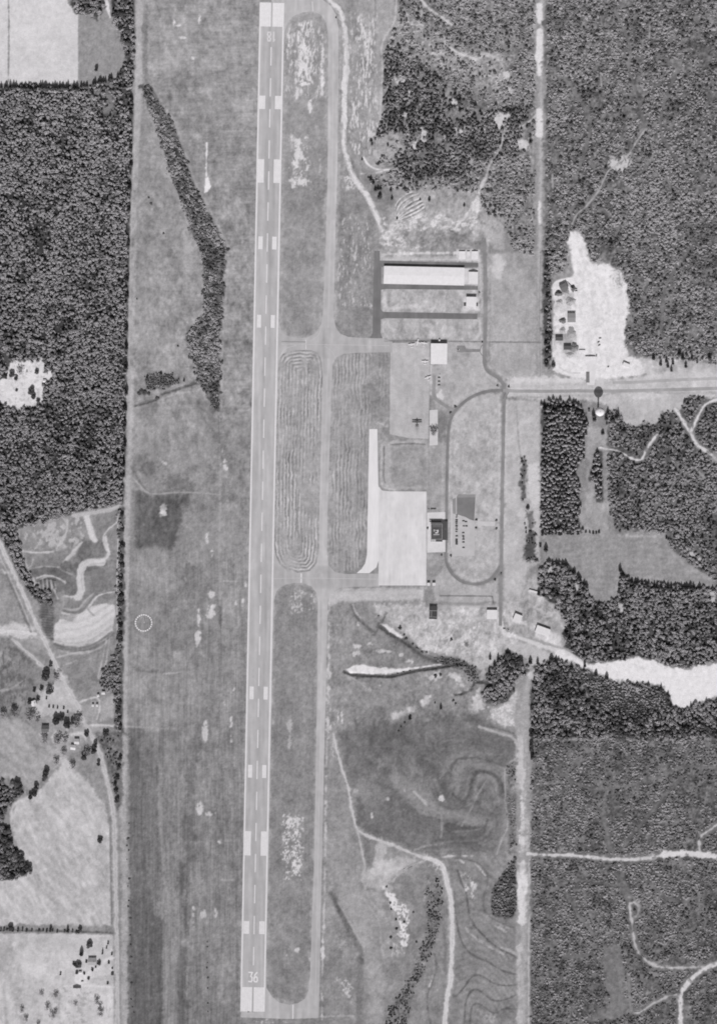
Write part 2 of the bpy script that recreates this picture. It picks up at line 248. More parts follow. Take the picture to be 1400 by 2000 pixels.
# farm land in the south-west
poly([(-60, 1240), (30, 1245), (70, 1300), (70, 1350), (-60, 1420)], 148, 10, .8, 5, 9)
speck([(-20, 1260), (60, 1270), (60, 1400), (-20, 1410)], 112, .1, .8, 12, 9, 22, .8)
stroke([(-20, 1352), (20, 1345), (45, 1330)], 3, 178, 3, .7); stroke([(-20, 1362), (25, 1352), (55, 1345)], 5, 120, 4, .7)
poly([(-60, 1408), (40, 1405), (85, 1432), (110, 1465), (132, 1480), (95, 1512), (60, 1548), (20, 1520), (-60, 1525)], 168, 6, 1, 2, 4)
sl, a, d = polymask([(-60, 1408), (40, 1405), (85, 1432), (130, 1480), (60, 1548), (-60, 1525)], 6, 2)
A[sl] += a * (4 * np.sin((XX[sl] * .55 - YY[sl]) / 3.0 + N_MID[sl] * .6) + 4 * N_DIA[sl])
F2 = [(128, 1484), (150, 1505), (178, 1535), (205, 1570), (214, 1620), (217, 1720), (219, 1808), (-60, 1806), (-60, 1730), (10, 1722), (60, 1705), (36, 1655), (20, 1605), (30, 1570), (70, 1552), (98, 1520)]
poly(F2, 190, 4, 1, 1.5, 4)
sl, a, d = polymask(F2, 4, 1.5); A[sl] += a * (3.5 * np.sin((XX[sl] * .8 - YY[sl]) / 3.4 + N_BIG[sl]) + 5 * N_DIA[sl] + 1.5 * N_PAT[sl])
speck([(30, 1545), (120, 1500), (205, 1580), (160, 1640), (50, 1640)], 204, .2, 1.4, 13, 20, 14, .5)
stroke([(22, 1604), (28, 1572), (60, 1555)], 5, 208, 4, .8); stroke([(62, 1700), (40, 1716), (0, 1722), (-40, 1724)], 5, 206, 4, .7)
for p in ([(128, 1480), (150, 1504), (180, 1532), (205, 1566)],): stroke(p, 2, 165, 2, .7)
stroke([(216, 1580), (217, 1700), (219, 1806)], 2.6, 128, 2, .9, .5)  # shadow of the hedge, painted into the ground tone as a dark line
stroke([(-60, 1815), (100, 1818), (222, 1822)], 3, 104, 3, .9, .8)
F3 = [(-60, 1822), (100, 1823), (222, 1826), (224, 2060), (-60, 2060)]
poly(F3, 200, 3, 1, 1, 4)
speck(F3, 178, .5, 1.0, 14, 26, 40, .6); stroke([(20, 1840), (22, 1900), (30, 1935), (40, 1960)], 10, 175, 10, .7, 3)
poly([(-20, 1845), (20, 1850), (22, 1890), (0, 1900), (-20, 1890)], 168, 14, .8, 4)
stroke([(36, 1935), (45, 1975), (55, 2060)], 14, 168, 8, .6, 3); stroke([(8, 1930), (14, 2000)], 4, 172, 6, .7)
stroke([(225, 1900), (190, 1908), (160, 1912), (150, 1910)], 4, 214, 2.5, .9); stroke([(225, 1870), (205, 1876), (196, 1890), (180, 1896), (165, 1905)], 5, 214, 2.5, .9)
stroke([(224, 1928), (190, 1926), (150, 1925), (126, 1926)], 3.5, 216, 2.5, .9)
poly(rect(147, 1902, 170, 1922), 218, 3, 1, 1)
poly([(178, 1912), (222, 1898), (222, 1923), (182, 1921)], 184, 4, .9, 1, 5); speck(rect(95, 1930, 180, 2000), 168, .2, .8, 15, 12, 12, .7)
# ---- farm yard
poly([(75, 1350), (120, 1330), (150, 1372), (158, 1388), (130, 1392), (80, 1400), (58, 1390)], 190, 6, .9, 3, 4)
poly([(118, 1330), (128, 1322), (152, 1376), (146, 1382)], 208, 4, .9, 1.5)
poly([(158, 1382), (190, 1365), (196, 1380), (190, 1408), (164, 1412)], 166, 3, .9, 1); poly([(196, 1372), (226, 1352), (222, 1400), (196, 1410)], 176, 5, .9, 2)
stroke([(152, 1374), (170, 1366), (190, 1363), (196, 1378), (190, 1404)], 3.5, 206, 2.5, .9); stroke([(164, 1418), (195, 1416), (220, 1418), (244, 1419)], 4, 208, 2.5, .9)
poly([(104, 1425), (160, 1428), (168, 1440), (150, 1470), (120, 1490), (104, 1460)], 176, 8, .8, 4, 6)
stroke([(110, 1428), (102, 1440), (106, 1450)], 4, 206, 3, .8); stroke([(140, 1435), (162, 1432), (168, 1445)], 5, 208, 3, .8)
poly([(118, 1484), (135, 1488), (128, 1510), (98, 1530)], 198, 8, .8, 3)
for p, v in ((W_CLUMP, 108), (W_HEDGE, 108), (W_HEDGE2, 112), (W_BRUSH, 122), (W_SW, 88), (W_SW2, 88)): poly(p, v, 4, 1, 1.5, 5)
stroke([(230, 1000), (231, 1080), (229, 1150), (230, 1230)], 2, 205, 2, .85, .4)
stroke([(247, 1240), (244, 1340), (242, 1420)], 3, 184, 3, .6)
# roads in the west (the sheets laid over them take the same tone)
R_WEST = spline([(-20, 1022), (0, 1060), (21, 1106), (48, 1164), (72, 1219), (89, 1254), (106, 1290), (120, 1322), (138, 1352), (156, 1384)])
R_WEST2 = spline([(160, 1400), (170, 1420), (180, 1440), (193, 1466), (202, 1493), (212, 1536), (219, 1570), (223.5, 1606), (226, 1706), (228, 1808), (230, 1911), (230, 2060)])
R_WSIDE = [(-40, 1232), (20, 1233), (71, 1238)]
R_WDIAG = spline([(25, 1248), (45, 1266), (62, 1281), (78, 1296), (92, 1308)])
for R, w, v in ((R_WEST, 7, 198), (R_WEST2, 8, 192), (R_WSIDE, 8, 210), (R_WDIAG, 5, 194)):
    stroke(R, w + 5, v - 22, 4, .7, 1.6, False, True); stroke(R, w, v, 2.2, 1, .8, False); stroke(R, 1.6, v - 16, 1.6, .8, .5, False, False, .3)
stroke([(-12, 1062), (10, 1106), (36, 1164), (60, 1222)], 2.5, 192, 2.5, .8, .5); stroke([(12, 1120), (38, 1180), (62, 1235)], 4, 118, 3, .7, 1)
stroke([(233, 1600), (234, 1800), (236, 2060)], 1.6, 140, 1.5, .7, .3); stroke([(206, 1512), (216, 1560)], 2.5, 198, 2, .7)
poly([(5, 1112), (16, 1118), (10, 1122)], 208, 3, .8)
# clearing with house in the west wood
CLR = [(17, 708), (45, 706), (83, 702), (86, 728), (104, 722), (105, 734), (98, 746), (86, 748), (83, 770), (85, 783), (76, 797), (60, 795), (45, 799), (25, 801), (12, 791), (-20, 780), (-20, 748), (12, 738)]
poly(CLR, 216, 3, 1, 2.2, 2, True)
speck(CLR, 180, .7, .7, 16, 9, 9, .7)
# ------------------------------------------------------------------ north-centre rough land
poly([(668, -60), (1048, -60), (1048, 500), (985, 425), (950, 470), (745, 470), (720, 400), (684, 300), (684, 100)], 158, 8, .9, 2, 6)
poly([(780, -60), (1046, -60), (1046, 490), (1000, 490), (985, 425), (940, 372), (780, 362), (742, 330), (770, 250), (748, 200), (750, 100), (775, 45)], 132, 10, .85, 4, 8); speck(W_NCYOUNG, 178, .95, .7, 22, 12, 9, .75)
poly(W_NCPINE, 132, 12, .75, 5, 7)
poly([(735, -60), (772, -60), (768, 45), (748, 80), (746, 230), (738, 240), (730, 200), (728, 60)], 172, 6, .8, 2, 3)
COR = [(772, 15), (830, 45), (905, 95), (975, 105), (1005, 140), (1000, 185), (955, 190), (900, 150), (850, 130), (800, 105), (752, 100)]
speck(COR, 166, -.1, 1.0, 63, 9, 8, .75, 14, True); speck(COR, 198, .7, .6, 64, 9, 5, .8, 12); speck([(748, 255), (800, 285), (770, 325), (715, 310)], 178, -.4, .8, 65, 10, 8, .8, 10, True)
poly(rect(885, 455, 912, 472), 136, 4, .8, 2)
R_NTRK = spline([(775, -30), (774, 0), (770, 41), (750, 75), (745, 99), (747, 137), (744, 192), (743, 233)])
stroke(R_NTRK, 3.5, 192, 2.5, .8, .6, False, True)
stroke([(732.5, -20), (733, 60), (732, 110)], 3, 138, 2.5, .8)
NPATH = spline([(815, -20), (830, 10), (850, 25), (870, 40), (880, 48)]); stroke(NPATH, 5, 206, 3, .85, 1, False, True)
stroke([(880, 95), (905, 108), (935, 118)], 5, 208, 3, .85, 1, True, True); stroke([(940, 105), (965, 112), (978, 125), (990, 150)], 4, 196, 4, .7, 1, True, True)
for x, y, rx, ry in ((778, 157, 8, 6), (975, 236, 9, 14), (990, 227, 8, 8), (944, 254, 5, 4), (1020, 281, 11, 9), (884, 200, 5, 6), (897, 258, 9, 5), (827, 265, 6, 12), (812, 285, 5, 8), (790, 228, 4, 6), (985, 145, 9, 6), (725, 262, 3, 5), (800, 182, 3, 8)): blob(x, y, rx, ry, 212, 2.5, 3, .85, True)
for p in ([(710, 308), (716, 318), (727, 327), (742, 332), (760, 331)], [(706, 339), (734, 338), (745, 335)]): stroke(p, 9, 165, 3, .8, .8, True, True); stroke(p, 3.6, 222, 1.8, 1, .4, True, True)
stroke([(752, 336), (751, 358)], 2.4, 190, 2, .7, .4)
poly([(704, 320), (720, 332), (750, 340), (765, 365), (770, 400), (745, 408), (725, 380), (708, 350)], 140, 8, .85, 3, 5)
poly([(748, 420), (775, 400), (800, 375), (880, 365), (930, 375), (955, 420), (985, 430), (985, 470), (950, 470), (745, 500)], 172, 10, .8, 4, 6)
speck([(745, 425), (790, 410), (880, 425), (930, 425), (930, 450), (800, 490), (745, 480)], 212, .1, .7, 23, 13, 8, .9); poly([(775, 450), (920, 452), (918, 475), (800, 478)], 150, 6, .7, 3, 4)
zt = lambda pts: zc(645, 0, 2.8, pts)
for k, p in enumerate(([(345, 1165), (370, 1100), (420, 1060), (455, 1048)], [(350, 1180), (385, 1115), (430, 1080), (480, 1060)], [(360, 1185), (400, 1135), (450, 1100), (490, 1085)], [(365, 1190), (410, 1150), (460, 1120), (500, 1100)], [(370, 1195), (420, 1165), (470, 1140), (505, 1118)], [(375, 1200), (430, 1180), (480, 1155), (510, 1135)])):
    stroke(zt(p), 1.7, 214, 1.4, .95, .6); stroke([(x + 1.2, y + 2.6) for x, y in zt(p)], 1.5, 112, 1.4, .85, .5)
blob(898, 463, 10, 9, 134, 3, 5); blob(930, 402, 8, 13, 210, 3, 4, .9, True); stroke([(945, 350), (940, 365), (925, 395), (905, 430)], 4.5, 206, 3, .85, 1, True, True)
poly([(955, 425), (985, 432), (985, 490), (952, 470)], 176, 6, .8, 2)
stroke([(985, 252), (976, 290), (957, 320), (947, 352)], 3.5, 196, 2.5, .8, .8, True, True)
poly([(956, 495), (1054, 492), (1056, 738), (1000, 742), (975, 735), (956, 712)], 174, 4, .95, 1, 4)
poly([(1000, 500), (1056, 492), (1056, 545), (1040, 560)], 152, 14, .7, 4); blob(972, 520, 13, 25, 198, 2, 5)
stroke([(960, 545), (962, 620), (966, 650), (975, 655), (1000, 620)], 3, 186, 3, .5)
# east strip track
R_ETRK = spline([(1057, -60), (1057, 60), (1056, 200), (1056, 320), (1055, 440), (1053, 520), (1055, 640), (1054, 735)])
stroke(R_ETRK, 17, 158, 5, .95, 1.5, False, True); stroke(R_ETRK, 6, 184, 4, .8, 1, False)
for a, b, w in ((60, 115, 14), (116, 145, 9), (218, 262, 14), (395, 435, 4), (10, 40, 12)): stroke([(1053, a), (1053, b)], w, 218, 3, .9, 1.2, False, True)
stroke([(1046, 225), (1030, 240), (1015, 247)], 4, 205, 2.5, .8, .8, True, True); stroke([(1042, 275), (1038, 340)], 4, 175, 3, .7, 1, True, True)
# north-east young wood
poly(W_NEYOUNG, 118, 8, 1, 4, 6)
speck(W_NEYOUNG, 140, .2, 1.4, 24, 26, 26, .6); speck(W_NEYOUNG, 96, .3, 1.2, 25, 34, 34, .6)
blob(1208, 319, 20, 13, 196, 2.5, 4, 1, True)
R_NETRL = spline([(1262, 252), (1245, 272), (1228, 300), (1210, 318), (1188, 333), (1178, 352), (1167, 374), (1143, 404), (1126, 418), (1117, 437)])
stroke(R_NETRL, 3.5, 180, 2, .85, .6, False, True); blob(1208, 280, 4, 4, 200, 1.5, 2, .8)
for p in ([(1180, 152), (1191, 168)], [(1171, 140), (1174, 168)], [(1078, 340), (1079, 368)], [(1268, 50), (1267, 75)]): stroke(p, 2.5, 178, 2, .8, .5, False, True)
# plant site
SITE = [(1108, 470), (1114, 452), (1132, 453), (1142, 478), (1152, 510), (1185, 516), (1214, 532), (1224, 556), (1228, 600), (1220, 640), (1218, 672), (1230, 695), (1250, 702), (1274, 704), (1272, 726), (1240, 736), (1160, 745), (1110, 736), (1080, 722), (1077, 690), (1079, 600), (1073, 560), (1092, 548), (1118, 538), (1114, 500)]
poly(SITE, 222, 3, 1, 2.0, 1.5, True)
speck(SITE, 208, .4, .8, 26, 14, 20, .8)
poly([(1078, 505), (1112, 500), (1116, 536), (1085, 548)], 150, 6, .9, 2, 8)
poly([(1082, 575), (1122, 575), (1124, 600), (1090, 612), (1084, 650), (1120, 650), (1124, 690), (1100, 690), (1082, 660)], 188, 6, .8, 3, 9)
stroke([(1079, 560), (1084, 552), (1100, 546), (1116, 546), (1122, 570), (1128, 600), (1130, 640), (1129, 665)], 5, 226, 2, .95, .5)
stroke([(1080, 575), (1079, 640), (1084, 680)], 3, 176, 2.5, .6, .8)
speck(rect(1195, 515, 1224, 560), 150, .3, .6, 27, 6, 5, .8)
stroke([(1092, 718), (1110, 727), (1132, 729)], 2, 178, 2, .7)
# road verge in the east
poly([(990, 738), (1056, 733), (1150, 742), (1240, 735), (1330, 720), (1460, 712), (1460, 790), (1345, 792), (1200, 795), (1145, 782), (1056, 782), (990, 776)], 198, 5, .95, 1.5, 4)
poly([(1250, 700), (1460, 690), (1460, 725), (1340, 726), (1262, 730)], 186, 8, .8, 3, 8)
for p, w, v in (([(1010, 774), (1060, 776), (1110, 773), (1156, 773)], 4, 162), ([(1172, 772), (1230, 765), (1330, 768), (1460, 766)], 4.5, 158), ([(990, 756), (1060, 753), (1160, 748)], 3, 182), ([(1000, 744), (1080, 742), (1135, 744)], 8, 212)): stroke(p, w, v, 3, .8, .6, True, False, .3)
poly([(1185, 788), (1345, 768), (1344, 776), (1322, 808), (1294, 808), (1282, 832), (1236, 833), (1218, 828), (1210, 806), (1190, 800)], 186, 4, 1, 1.5, 3)
# central lawns by the terminal
poly([(873, 662), (943, 662), (943, 690), (950, 722), (970, 740), (976, 760), (930, 768), (890, 800), (850, 770), (850, 715)], 182, 5, .9, 1, 4)
poly([(878, 820), (900, 795), (940, 770), (978, 768), (975, 1105), (955, 1130), (925, 1137), (895, 1125), (874, 1095)], 183, 5, .9, 1, 4)
speck([(880, 830), (975, 780), (972, 1000), (880, 1000)], 166, .3, 1.2, 28, 14, 20, .6)
poly([(985, 778), (1054, 784), (1054, 1100), (1030, 1110), (1020, 1170), (1000, 1215), (985, 1215)], 186, 5, .95, 1.5, 4)
poly([(1030, 905), (1055, 905), (1054, 985), (1034, 990), (1028, 950)], 204, 8, .9, 3); stroke([(1008, 790), (1012, 860), (1018, 900)], 1.8, 150, 2, .7)
stroke([(988, 790), (986, 1000), (985, 1200)], 5, 192, 4, .5, 1)
stroke([(750, 667), (838, 666)], 1.6, 140, 1.5, .7, .2, False); stroke([(873, 667), (940, 668), (1056, 669)], 2.0, 138, 1.6, .8, .3, False)
stroke([(1055, 490), (1053, 600), (1054, 735)], 1.6, 142, 1.6, .7, .3)
for p in (rect(742, 500, 935, 510), rect(745, 558, 932, 612), rect(745, 616, 932, 662)): poly(p, 182, 4, .9, 1.2, 6)
stroke([(750, 497), (800, 495), (893, 494)], 5, 214, 3, .9, 1); stroke([(752, 507), (900, 507)], 2.5, 204, 2, .7)
stroke([(752, 583), (756, 600), (800, 600), (830, 598)], 6, 205, 5, .8, 1.2); stroke([(752, 570), (748, 590), (752, 604)], 5, 198, 3, .7)
stroke([(750, 628), (748, 645), (756, 658)], 4, 194, 3, .7); stroke([(936, 625), (937, 650), (930, 660)], 6, 206, 4, .8); blob(843, 650, 5, 9, 200, 2, 6); stroke([(936, 500), (938, 580)], 6, 200, 4, .7)
poly(rect(893, 488, 936, 511), 206, 4, .9, 1); poly(rect(904, 580, 936, 606), 206, 4, .9, 1)
for R in ([(960, 769), (937, 775), (916, 785), (905, 796), (894, 808), (886, 820), (882, 840), (879, 862), (878, 900), (877, 960)], [(960, 756), (935, 761), (912, 771), (896, 783), (884, 795)], [(866, 862), (867, 900), (866, 1000)], [(952, 470), (954, 560), (953.5, 640), (951, 700), (958, 720), (975, 731), (990, 748)], [(940, 520), (941, 620), (940, 690), (942, 716), (952, 733), (968, 744), (978, 752)], [(990, 780), (987, 900), (985, 1100)], [(976, 790), (973, 1000), (970, 1090)], [(865, 1080), (870, 1106), (884, 1130), (910, 1147)], [(877, 1095), (890, 1119), (910, 1132), (930, 1134), (950, 1128)]):
    stroke(R, 4, 197, 3, .7, .8, True, False, .2)
# verge by taxi lane
add(rect(664, 430, 728, 655), -4, 10)
speck(rect(684, 28, 735, 300), 212, .45, .5, 31, 5, 26, .9); speck(rect(656, 420, 730, 600), 200, 1.1, .4, 32, 4, 18, .9)
speck([(672, 330), (690, 340), (692, 372), (676, 366)], 212, -.2, .6, 33, 8, 8, .9)
# fields between lanes south of the apron
poly([(648, 700), (668, 690), (762, 690), (762, 835), (718, 835), (716, 1090), (690, 1115), (656, 1112), (645, 1080)], 163, 5, .85, 1, 5)
poly([(745, 862), (835, 858), (836, 955), (760, 957), (745, 945)], 180, 4, .9, 1)
poly([(762, 870), (833, 869), (834, 952), (772, 950), (764, 935)], 159, 5, .95, 1.2, 4)
stroke([(750, 872), (749, 930), (752, 942)], 2.4, 128, 2, .9, .3, True, False, 0, .8); stroke([(762, 868), (800, 866), (830, 868)], 2.6, 130, 2, .9, .3, True, False, 0, .8)
stroke([(745, 870), (744, 940), (752, 953), (770, 957)], 3, 200, 2, .7); speck(rect(730, 818, 762, 836), 204, .0, .8, 34, 8, 5, .9)
poly([(833, 865), (870, 865), (870, 1000), (833, 1000)], 166, 5, .9, 1, 4); stroke([(864, 865), (863, 1000)], 3, 186, 3, .6); stroke([(837, 720), (837, 1000)], 1.5, 150, 2, .7, .2)
poly(rect(842, 712, 870, 800), 176, 8, .7, 2, 5); stroke([(841, 715), (841, 770)], 4, 206, 3, .8); blob(858, 770, 5, 7, 204, 2, 3); stroke([(862, 790), (880, 796)], 4, 200, 3, .7)
poly(rect(834, 1082, 868, 1140), 162, 5, .9, 1, 4)
poly([(845, 1140), (868, 1100), (880, 1125), (905, 1142), (940, 1146), (972, 1130), (972, 1190), (848, 1190)], 184, 5, .9, 1.5, 4)
poly([(640, 1150), (832, 1148), (826, 1172), (660, 1176), (646, 1185)], 194, 5, .9, 1.2, 3)
stroke([(690, 1162), (820, 1162)], 3, 180, 3, .5); stroke([(650, 1154), (830, 1150)], 3, 172, 2.5, .6)
poly([(828, 1150), (836, 1152), (848, 1176), (828, 1174)], 150, 4, .85, 1)
stroke([(848, 1178), (900, 1180), (966, 1178)], 7, 152, 2.5, .9, .5); stroke([(858, 1164), (920, 1164), (961, 1165), (963, 1180)], 1.7, 128, 1.5, .85, .2, False); stroke([(857, 1142), (858, 1164)], 1.6, 150, 1.5, .7, .2, False)
poly([(720, 1178), (850, 1182), (975, 1186), (985, 1240), (1010, 1252), (1010, 1270), (985, 1272), (960, 1295), (940, 1320), (915, 1296), (870, 1282), (830, 1275), (800, 1250), (765, 1222), (735, 1200)], 190, 8, .95, 3, 6)
speck([(830, 1220), (940, 1200), (950, 1290), (850, 1275)], 208, .0, .9, 35, 16, 12, .8); speck([(760, 1180), (950, 1190), (950, 1280), (800, 1240)], 168, .6, .8, 36, 14, 10, .7)
blob(908, 1250, 10, 14, 205, 2, 4); blob(911, 1257, 4.5, 5, 128, 1.5, 3); blob(890, 1240, 9, 6, 160, 3, 5)
poly([(985, 1180), (1048, 1120), (1060, 1165), (1092, 1195), (1102, 1225), (1096, 1262), (1040, 1250), (990, 1236)], 180, 8, .9, 2.5, 6)
poly([(1000, 1200), (1030, 1212), (1028, 1222), (1000, 1215)], 206, 4, .9); poly([(1042, 1222), (1092, 1240), (1094, 1262), (1048, 1248)], 210, 4, .9)
speck(rect(1015, 1180, 1080, 1215), 150, .2, .8, 37, 12, 10, .8)
# creek and gullies
poly([(648, 1185), (720, 1185), (770, 1225), (830, 1275), (900, 1290), (940, 1310), (935, 1380), (940, 1420), (690, 1420), (655, 1430), (646, 1300)], 147, 8, .9, 2, 5)
zz = lambda pts: zc(640, 1140, 3.333, pts)
stroke(zz([(160, 140), (175, 185), (200, 225), (250, 265), (305, 310)]), 8, 128, 4, .85, 1.5, True, False, 0, 2.5); stroke(zz([(165, 140), (180, 185), (215, 225)]), 2.5, 196, 2, .7)
poly(zz([(190, 215), (290, 290), (310, 335), (240, 290)]), 132, 4, .9)
stroke(zz([(300, 330), (340, 265), (380, 190)]), 6, 122, 3, .9, 1, True, False, 0, 2)
stroke(zz([(340, 275), (420, 330), (500, 378), (570, 425), (640, 470), (740, 510)]), 10, 108, 3, .95, 1.5, True, False, 0, 3)
poly(zz([(345, 262), (380, 265), (440, 305), (500, 345), (480, 362), (400, 310)]), 212, 2.5, .95, 1)
poly(zz([(560, 420), (650, 470), (760, 500), (700, 520), (600, 490)]), 128, 5, .9, 2)
stroke(zz([(108, 572), (150, 590), (240, 596), (400, 602), (500, 582), (600, 562), (750, 540), (850, 520), (890, 530)]), 6.5, 96, 2.5, 1, .8, True, False, 0, 3)
poly(zz([(115, 560), (170, 535), (240, 522), (260, 535), (340, 550), (480, 556), (560, 545), (740, 520), (740, 528), (600, 548), (480, 570), (380, 588), (240, 586), (140, 580)]), 220, 2, 1, .8)
stroke(zz([(115, 590), (180, 625), (240, 670)]), 2.5, 182, 2, .7); stroke(zz([(190, 612), (235, 600)]), 7, 105, 2, .9)
poly(zz([(690, 485), (860, 480), (900, 510), (960, 550), (1000, 600), (990, 650), (930, 640), (900, 560), (780, 530)]), 112, 4, .9, 2, 6)
CREEK = zz([(835, 722), (880, 712), (930, 688), (950, 650), (1000, 638), (1080, 662), (1130, 630), (1200, 585), (1310, 560)])
stroke(CREEK, 6, 92, 3, .95, 1.5, True, False, 0, 2)
for pts, v in (([(640, 595), (720, 585), (730, 610), (650, 625)], 206), ([(760, 575), (830, 575), (870, 610), (880, 660), (830, 640), (780, 605)], 204), ([(600, 770), (640, 725), (680, 715), (670, 760), (620, 795)], 208), ([(405, 870), (470, 830), (540, 800), (560, 830), (470, 870), (420, 900)], 196), ([(610, 880), (640, 870), (690, 910), (640, 935)], 206), ([(930, 840), (950, 740), (990, 670), (1005, 760), (1010, 810), (960, 850)], 210), ([(1040, 820), (1140, 770), (1240, 680), (1220, 900), (1150, 930), (1050, 880)], 186)):
    poly(zz(pts), v, 5, .85, 2.5, 6, True)
speck(zz([(1040, 820), (1140, 770), (1240, 700), (1230, 920), (1150, 930), (1050, 880)]), 214, .0, .7, 38, 6, 6, .9, 6)
for x, y, rx, ry in ((190, 405, 22, 12), (190, 455, 35, 10), (360, 440, 45, 9), (275, 390, 12, 6), (445, 395, 14, 8), (200, 265, 12, 12), (470, 460, 20, 8), (530, 505, 25, 12), (275, 670, 5, 14), (345, 672, 10, 8), (500, 975, 12, 8), (640, 965, 16, 10)): blob(640 + x / 3.333, 1140 + y / 3.333, rx / 3.333, ry / 3.333, 208, 2, 2.5, .8)
for k, (p) in enumerate(([(60, 750), (100, 690), (180, 640), (240, 650)], [(90, 770), (150, 720), (250, 690), (420, 715), (560, 690), (640, 650)], [(130, 770), (230, 720), (300, 700)])): stroke(zz(p), 3, 166, 5, .6)
add(zz([(660, 830), (900, 780), (880, 950), (700, 960)]), -16, 20, 5); blob(905, 1425, 12, 6, 128, 3, 8)
# light line on the taxiway's far side and the winding track
stroke([(643, 1160), (642, 1308), (640, 1411), (637.5, 1490), (634, 1740), (631, 1843), (628.5, 1990)], 3.2, 200, 2.2, .9, .9, True, False, .45)
stroke([(640, 1300), (640.5, 1380), (641, 1440)], 7, 204, 3, .85, 1.8, True, False, .3); stroke([(630, 1820), (631, 1870)], 4, 212, 2, .8, 1.5); stroke([(657, 1200), (655, 1380), (652, 1450)], 3, 158, 4, .6)
speck(rect(644, 1390, 668, 1480), 208, .5, .6, 39, 4, 16, .9)
# ---- south-east farm
FARM = [(655, 1425), (700, 1420), (800, 1405), (930, 1395), (1000, 1440), (1009, 1454), (1006, 1485), (990, 1500), (992, 1615), (970, 1668), (930, 1672), (855, 1680), (800, 1662), (735, 1637), (700, 1622), (690, 1575), (672, 1510)]
poly(FARM, 131, 22, .95, 1.5, 5)
sl, a, d = polymask(FARM, 10, 2)
SW = [zc(640, 1400, 3.333, q) for q in ([(640, 300), (690, 340), (740, 430), (790, 540), (850, 575), (920, 535), (940, 400), (965, 365), (1050, 370), (1110, 430), (1140, 560)], [(760, 185), (900, 175), (1100, 200)], [(560, 640), (750, 690), (900, 655), (1010, 680), (1030, 720), (960, 765), (760, 780)])]
f = np.minimum(np.minimum(segdist(spline(SW[0]), XX[sl], YY[sl], False), 1.0 * segdist(spline(SW[1]), XX[sl], YY[sl], False)), segdist(spline(SW[2]), XX[sl], YY[sl], False)) + 1.2 * N_MID[sl]
A[sl] += a * (5.0 * np.cos(f / 1.35) * np.exp(-f / 60) - 15 * np.exp(-(f / 4.5) ** 2) + 6 * np.cos(f / 5.2) * np.exp(-f / 70) + 5 * N_BIG[sl])
zz = lambda pts: zc(640, 1400, 3.333, pts)
poly(zz([(980, 80), (1100, 105), (1200, 140), (1220, 200), (1210, 270), (1120, 320), (960, 250), (820, 290), (740, 230), (790, 150), (900, 130)]), 126, 12, .8, 3, 3)
for p, w, v in (([(930, 520), (945, 400), (965, 365), (1050, 370), (1105, 420), (1130, 490)], 3, 112), ([(810, 330), (850, 272), (950, 265), (1080, 300), (1170, 330)], 2.5, 116), ([(760, 570), (850, 575), (925, 530)], 3, 118), ([(760, 185), (900, 175), (1100, 200)], 2.5, 116), ([(640, 300), (690, 340), (740, 420), (780, 500)], 10, 118), ([(300, 430), (340, 400), (400, 470), (500, 590), (600, 650)], 3, 122), ([(750, 640), (900, 640), (1010, 670), (1050, 720), (960, 770), (860, 800)], 2.5, 116), ([(600, 860), (750, 850), (950, 850), (1030, 880)], 3, 122), ([(640, 880), (800, 880), (1000, 870), (1060, 900)], 2.5, 120), ([(230, 200), (300, 205), (380, 195)], 3, 124), ([(690, 110), (800, 100), (870, 50)], 10, 122)): stroke(zz(p), w, v, 4, .7, .7)
poly(zz([(750, 710), (790, 690), (870, 712), (990, 712), (1030, 690), (1050, 720), (960, 730), (830, 735), (780, 755)]), 104, 3, .9, 1); poly(zz([(460, 700), (560, 680), (740, 700), (730, 760), (600, 760), (480, 740)]), 124, 10, .8, 3); blob(840, 1512, 13, 8, 118, 4, 6)
poly(zz([(430, 400), (520, 440), (600, 490), (690, 570), (700, 650), (600, 640), (500, 540), (420, 460)]), 154, 14, .8, 4); poly(zz([(900, 655), (1000, 670), (970, 700), (890, 700)]), 152, 5, .8)
for p, w, v, sf in (([(738, 1529), (770, 1546), (806, 1586), (849, 1611)], 9, 120, 6), ([(770, 1521), (820, 1543), (849, 1579), (899, 1593), (952, 1607)], 18, 152, 14), ([(820, 1486), (849, 1504), (863, 1529), (872, 1552)], 15, 112, 8), ([(881, 1515), (881, 1500), (886, 1488), (895, 1482), (941, 1482), (984, 1496)], 3.5, 108, 4), ([(884, 1552), (900, 1566), (914, 1556), (920, 1540), (922, 1521), (934, 1507), (959, 1511), (977, 1525), (983, 1548)], 6, 104, 4), ([(926, 1560), (930, 1530), (944, 1518), (962, 1524), (970, 1545)], 7, 152, 8), ([(893, 1545), (894, 1515), (904, 1496), (930, 1494), (955, 1498)], 8, 148, 8), ([(860, 1520), (870, 1500), (880, 1478), (910, 1470), (960, 1474)], 6, 146, 8), ([(860, 1572), (885, 1580), (915, 1576), (945, 1560)], 4, 112, 4), ([(952, 1600), (941, 1629), (910, 1638), (877, 1638), (850, 1642)], 4, 110, 4), ([(800, 1652), (850, 1655), (920, 1652), (960, 1660)], 6, 120, 6), ([(700, 1560), (704, 1600)], 10, 118, 8), ([(740, 1600), (790, 1612), (845, 1620)], 30, 126, 20), ([(700, 1460), (760, 1458), (810, 1470)], 5, 126, 6), ([(870, 1435), (910, 1432), (960, 1440), (995, 1455)], 10, 122, 10)): stroke(p, w, v, sf, .8, .9)
for p, w, v in (([(560, 490), (600, 525), (640, 570)], 4, 190), ([(1040, 400), (980, 500), (920, 620), (870, 710)], 2.5, 164), ([(740, 640), (740, 780)], 4, 156), ([(560, 870), (640, 840), (740, 830)], 3, 170)): stroke(zz(p), w, v, 3, .8, .8)
